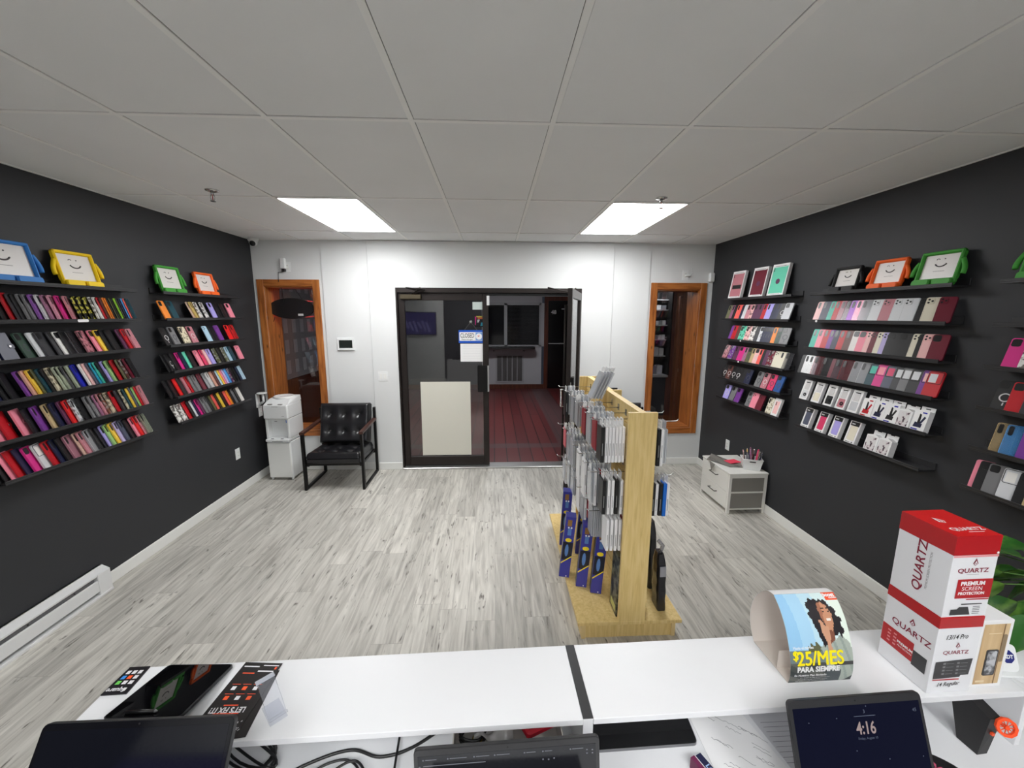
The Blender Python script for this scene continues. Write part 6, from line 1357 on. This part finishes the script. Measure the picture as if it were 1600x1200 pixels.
def s416(b, W_, Hh):
    y = -0.0014
    tn = mat('clock_digits', s8(100,90,90), 0.4, emis=s8(160,140,136), es=0.22)
    b.text('4:16', 0.034, T(W_*0.545, y, Hh-0.062), tn, 0.02, 0.78)
    b.text('Friday, August 15', 0.0065, T(W_*0.55, y, Hh-0.083), dot); b.box(W_*0.47, W_*0.63, y, y+0.0002, Hh-0.0395, Hh-0.0385, dot); b.text('3', 0.010, T(W_*0.55, y, Hh-0.030), dot)
    b.text('45', 0.010, T(W_*0.93, y, Hh-0.034), dot)
    for a, z in ((0.13,0.045),(0.34,0.040),(0.57,0.020),(0.45,0.105),(0.68,0.125),(0.93,0.125)): b.cyl((W_*a, y-0.0002, Hh-z), 0.0012, 0.0002, dot, 'y', 6)
laptop('open laptop with a dark lock screen reading 4:16 under the red cartons', (0.651,0.742,1.030), (0.963,0.746,1.037), 0.284, 0.36, scr_n, s416)
def sbrow(b, W_, Hh):
    y = -0.0014; tx = mat('tab_text', s8(90,92,98), 0.4, emis=s8(120,124,134), es=0.12)
    for a, w_ in ((0.06,0.06),(0.19,0.09),(0.33,0.07),(0.44,0.07),(0.60,0.05),(0.70,0.04),(0.85,0.06)): b.box(W_*a, W_*(a+w_), y, y+0.0002, Hh-0.023, Hh-0.0216, tx); b.cyl((W_*a-0.004, y-0.0002, Hh-0.0222), 0.0018, 0.0002, tx, 'y', 8)
    b.box(W_*0.05, W_*0.38, y, y+0.0002, Hh-0.036, Hh-0.0344, tx)
    for a, z in ((0.03,0.036),(0.69,0.040),(0.72,0.041),(0.75,0.039),(0.93,0.026),(0.96,0.027),(0.93,0.034),(0.96,0.034)): b.cyl((W_*a, y-0.0002, Hh-z), 0.0018, 0.0002, tx, 'y', 8)
laptop('black laptop with a dark browser window in front of the counter joint', (-0.171,0.704,0.991), (0.219,0.710,0.999), 0.228, 0.12, scr_k, sbrow, top_b=0.014)
def sleft(b, W_, Hh): pass
laptop('large dark tilted touch screen with rounded corners in front of the counter tablet', (-0.878,0.703,1.094), (-0.516,0.703,1.095), 0.335, 0.60, scr_k, None, True, mat('screen_edge_black', s8(12,12,16), 0.1), top_b=0.012, thick=0.012)
# ------------------------------------------------------------------ things under the raised top
def kk(x, y, z): return tuple(K @ Vector((x, y, z)))
tp = [(0.250,0.868),(0.537,0.875),(0.545,0.975),(0.255,0.970)]
t = thing('tablet', 'black tablet lying on the desk under the raised top by the joint', 'tablet', T(0.397,0.922,ZD))
slab(rquad(tp, 0.012), 0, 0.008, mat('tablet_silver_edge', s8(120,120,124), 0.3, 0.5), (0.397,0.922)).build('body', t)
slab(rquad([tuple(Vector(p).lerp(Vector((0.397,0.922)), 0.012)) for p in tp], 0.011), 0.008, 0.0088, MATS['gloss_black_glass'], (0.397,0.922)).build('screen', t)
o = flat('paper_sheet', [(0.548,0.70),(0.76,0.70),(0.70,0.985),(0.552,0.985)], ZD, 0.0012, white_card, 'white handwritten sheet beside the tablet under the raised top', 'paper', None)
b = MB(); random.seed(5); ink = mat('pencil_ink', s8(110,110,116), 0.6)
for k in range(16):
    x = random.uniform(-0.06,0.06); y = random.uniform(-0.02,0.12); P = [(x+j*0.004, y+random.uniform(-0.003,0.003)-j*0.003, 0.0015) for j in range(9)]; b.tube(P, 0.0004, ink, 3)
b.build('handwriting', o)
o = flat('paper_sheet', [(0.762,0.70),(0.84,0.70),(0.89,0.985),(0.72,0.985)], ZD, 0.001, mat('greyish_paper', s8(196,196,200), 0.6), 'grey printed sheet behind the lock-screen laptop under the raised top', 'paper')
b = MB(); [b.box(-0.06, 0.02+0.01*(k%3), -0.02+k*0.013, -0.019+k*0.013, 0.001, 0.0012, ink) for k in range(9)]; b.build('print', o)
t = thing('small_carton', 'small purple and white carton with blue lettering on the desk', 'carton', T(0.528, 0.775, ZD) @ RZ(R(-68)))
m = MB(); m.box(-0.06, 0.06, -0.016, 0.016, 0, 0.030, white_card, 0.001); m.box(-0.0602, 0.0602, -0.0165, -0.004, 0.0, 0.0304, mat('carton_plum', s8(110,36,76), 0.4)); m.build('carton', t)
m = MB(); m.box(-0.058, 0.058, -0.002, 0.015, 0.0302, 0.0306, mat('carton_navy', s8(30,34,70), 0.4)); m.text('LOTU', 0.016, T(-0.01,0.0065,0.031) @ RX(-PI/2), mat('ice_blue', s8(170,200,240), 0.4), 0.03); m.build('print', t)
t = thing('power_adapter', 'round white power adapter beside the small carton', 'adapter', T(0.485, 0.765, ZD))
m = MB(); m.lathe([(0,0),(0.030,0),(0.034,0.008),(0.034,0.018),(0.028,0.026),(0,0.028)], white_pl); m.build('body', t); m = MB(); m.box(-0.05,-0.032,-0.006,0.006,0.004,0.016,grey_pl,0.002); m.build('plug', t)
t = thing('supply_box', 'open box of small supplies with a red pouch under the raised top', 'box', T(0.03, 0.905, ZD) @ RZ(R(1.2)))
m = MB(); cb = mat('pale_box', s8(190,186,180), 0.6)
for q in ((-0.14,0.14,-0.075,-0.072,0,0.075),(-0.14,0.14,0.072,0.075,0,0.075),(-0.14,-0.137,-0.072,0.072,0,0.075),(0.137,0.14,-0.072,0.072,0,0.075),(-0.137,0.137,-0.072,0.072,0,0.003)): m.box(*q, cb)
m.build('tray', t)
def loose(name, lb, cat, M, fn): o = thing(name, lb, cat, M); m = MB(); fn(m); m.build('body', o); return o
loose('red_pouch', 'red pouch lying aslant in the open supply box', 'pouch', T(0.104,0.90,ZD+0.070) @ RZ(0.5) @ RY(0.15), lambda m: m.box(-0.044,0.044,-0.032,0.032,-0.01,0.012,mat('pouch_red', s8(176,28,44), 0.35),0.006))
loose('plastic_wrap', 'crumpled grey plastic wrap in the open supply box', 'wrap', T(-0.006,0.91,ZD+0.068), lambda m: m.quadgrid(lambda u, v: (-0.05+0.10*u, -0.055+0.11*v, 0.012*math.sin(9*u+5*v)+0.01*math.cos(13*v-4*u)), 16, 16, mat('wrap_grey', s8(160,158,156), 0.25)))
def coil(m):
    P = [(0.035*math.cos(a)+0.004*math.sin(3*a), 0.030*math.sin(a), 0.003*a/2) for a in [2*PI*k/20 for k in range(61)]]; m.tube(P, 0.0035, black_pl, 6)
loose('cable_coil', 'coiled black cable with a gold ring in the open supply box', 'cable', T(-0.058,0.905,ZD+0.020), lambda m: (coil(m), m.tube([(0.012*math.cos(a)+0.01, 0.012*math.sin(a)-0.02, 0.022) for a in [2*PI*k/16 for k in range(16)]], 0.0018, mat('gold_ring', s8(200,170,90), 0.25, 0.9), 6, True)))
# cables left of the browser laptop
def cable(lb, P, r_=0.0035):
    q = []
    V = [Vector(p) for p in P]
    for i in range(len(V)-1):
        p0, p1, p2, p3 = V[max(0,i-1)], V[i], V[i+1], V[min(len(V)-1,i+2)]
        for k in range(8): s_ = k/8; q.append(0.5*((2*p1)+(p2-p0)*s_+(2*p0-5*p1+4*p2-p3)*s_*s_+(3*p1-p0-3*p2+p3)*s_**3))
    q.append(V[-1]); b = MB(); b.tube(q, r_, black_pl, 7); o = b.build('power_cable'); tag(o, lb, 'cable'); return o
z_ = ZD+0.004
cable('long black cable snaking along the desk under the white counter', [(-0.60,0.80,z_),(-0.48,0.87,z_),(-0.38,0.90,z_),(-0.30,0.88,z_),(-0.22,0.90,z_),(-0.13,0.96,z_)], 0.004)
cable('looped black cable on the desk beside the dark laptop', [(-0.52,0.74,z_),(-0.46,0.84,z_+0.008),(-0.38,0.87,z_+0.008),(-0.33,0.82,z_+0.008),(-0.36,0.74,z_+0.004),(-0.44,0.70,z_)], 0.003)
cable('second black loop lying across the other desk cables', [(-0.49,0.72,z_+0.014),(-0.42,0.82,z_+0.017),(-0.355,0.86,z_+0.017),(-0.31,0.80,z_+0.016),(-0.33,0.70,z_+0.014)], 0.003)
cable('straight black cable crossing the desk towards the counter joint', [(-0.245,0.66,z_+0.004),(-0.25,0.78,z_+0.004),(-0.255,0.86,z_+0.008),(-0.262,0.96,z_+0.002)], 0.003)
cable('thin black cable curving behind the lock-screen laptop', [(0.855,0.985,z_),(0.835,0.93,z_),(0.85,0.87,z_),(0.90,0.82,z_)], 0.0028)
loose('cable_tangle', 'tangle of black cables in the shade under the raised top', 'cable', T(-0.64,0.90,ZD+0.006), lambda m: [m.tube([(0.09*math.cos(a+k)*(0.7+0.1*k), 0.055*math.sin(a*1.0+k*0.7), 0.003+0.006*k+0.004*math.sin(3*a)) for a in [2*PI*j/22 for j in range(22)]], 0.0033, black_pl, 6, True) for k in range(5)])
loose('router', 'black router box in the dark compartment end under the icon card', 'router', T(-0.84,0.91,ZD), lambda m: m.box(-0.10,0.10,-0.07,0.07,0,0.035,black_pl,0.006))
# black upright tool with an orange wheel
t = thing('film_cutter', 'black upright wedge tool with an orange spoked wheel under the counter', 'tool', T(1.268, 0.822, ZD+0.0003) @ RZ(R(4)))
m = MB(); V = [(-0.014,0.0,0),(0.016,0.0,0),(0.016,0.045,0),(-0.014,0.045,0),(-0.012,-0.008,0.118),(0.020,-0.010,0.118),(0.020,0.085,0.148),(-0.014,0.085,0.148)]
m.add(V, [(0,3,2,1),(4,5,6,7),(0,1,5,4),(1,2,6,5),(2,3,7,6),(3,0,4,7)], mat('tool_black', s8(34,33,34), 0.5)); m.build('body', t)
m = MB(); om = mat('tool_orange', s8(244,84,40), 0.4); m.ring((0,0,0), 0.016, 0.023, 0.006, om, 10); m.ring((0,0,0), 0.0, 0.005, 0.007, om, 10)
for k in range(10): a = 2*PI*k/10; m.tube([(0.004*math.cos(a),-0.003,0.004*math.sin(a)),(0.018*math.cos(a),-0.003,0.018*math.sin(a))], 0.0012, om, 5)
o = m.build('wheel', t); o.location = (0.012, -0.022, 0.110); o.rotation_euler = (R(-18), 0, R(-20))
m = MB(); m.cyl((0.012,-0.018,0.110), 0.004, 0.012, om, 'y', 10); m.box(-0.002,0.006,-0.0125,-0.006,0.070,0.078,om,0.001); m.build('hub', t)
t = thing('mouse_mat', 'round black mat with a pink flower print beside the lock-screen laptop', 'mat', T(1.075, 0.735, ZD))
m = MB(); m.lathe([(0,0),(0.105,0),(0.108,0.003),(0.105,0.006),(0,0.006)], mat('mat_black', s8(24,24,26), 0.55), (0,0,0), 40); m.build('pad', t)
m = MB(); pk = mat('flower_pink', s8(190,80,110), 0.5)
for k in range(5): a = 2*PI*k/5; m.add([(0.035+0.002*math.cos(a+1.57),0.055+0.002*math.sin(a+1.57),0.0064),(0.035+0.012*math.cos(a-0.3),0.055+0.012*math.sin(a-0.3),0.0064),(0.035+0.017*math.cos(a),0.055+0.017*math.sin(a),0.0064),(0.035+0.012*math.cos(a+0.3),0.055+0.012*math.sin(a+0.3),0.0064)], [(0,1,2,3)], pk)
m.build('flower_print', t)
# television on the rear wall (its picture shows as a reflection in the door glass)
t = thing('wall_television', 'wall television behind the counter showing a purple phone advertisement', 'television', T(-2.22, YR+0.012, 1.30) @ RZ(PI))
m = MB(); m.box(-0.56, 0.56, -0.05, 0, 0, 0.66, black_pl, 0.004); m.build('cabinet', t)
def tvf(b):
    b.box(-0.545, 0.545, -0.0515, -0.05, 0.015, 0.645, mat('tv_purple', s8(24,20,60), 0.2, emis=s8(70,66,120), es=0.5))
    for k in range(7): b.add([(-0.4+0.12*k,-0.052,0.1+0.05*(k%3)),(-0.34+0.12*k,-0.052,0.07+0.05*(k%3)),(-0.24+0.12*k,-0.052,0.36+0.03*(k%2)),(-0.30+0.12*k,-0.052,0.39+0.03*(k%2))], [(0,1,2,3)], mat('tv_phone_shape', s8(40,36,70), 0.2, emis=s8(120,116,170), es=0.5))
m = MB(); tvf(m); m.build('screen', t)
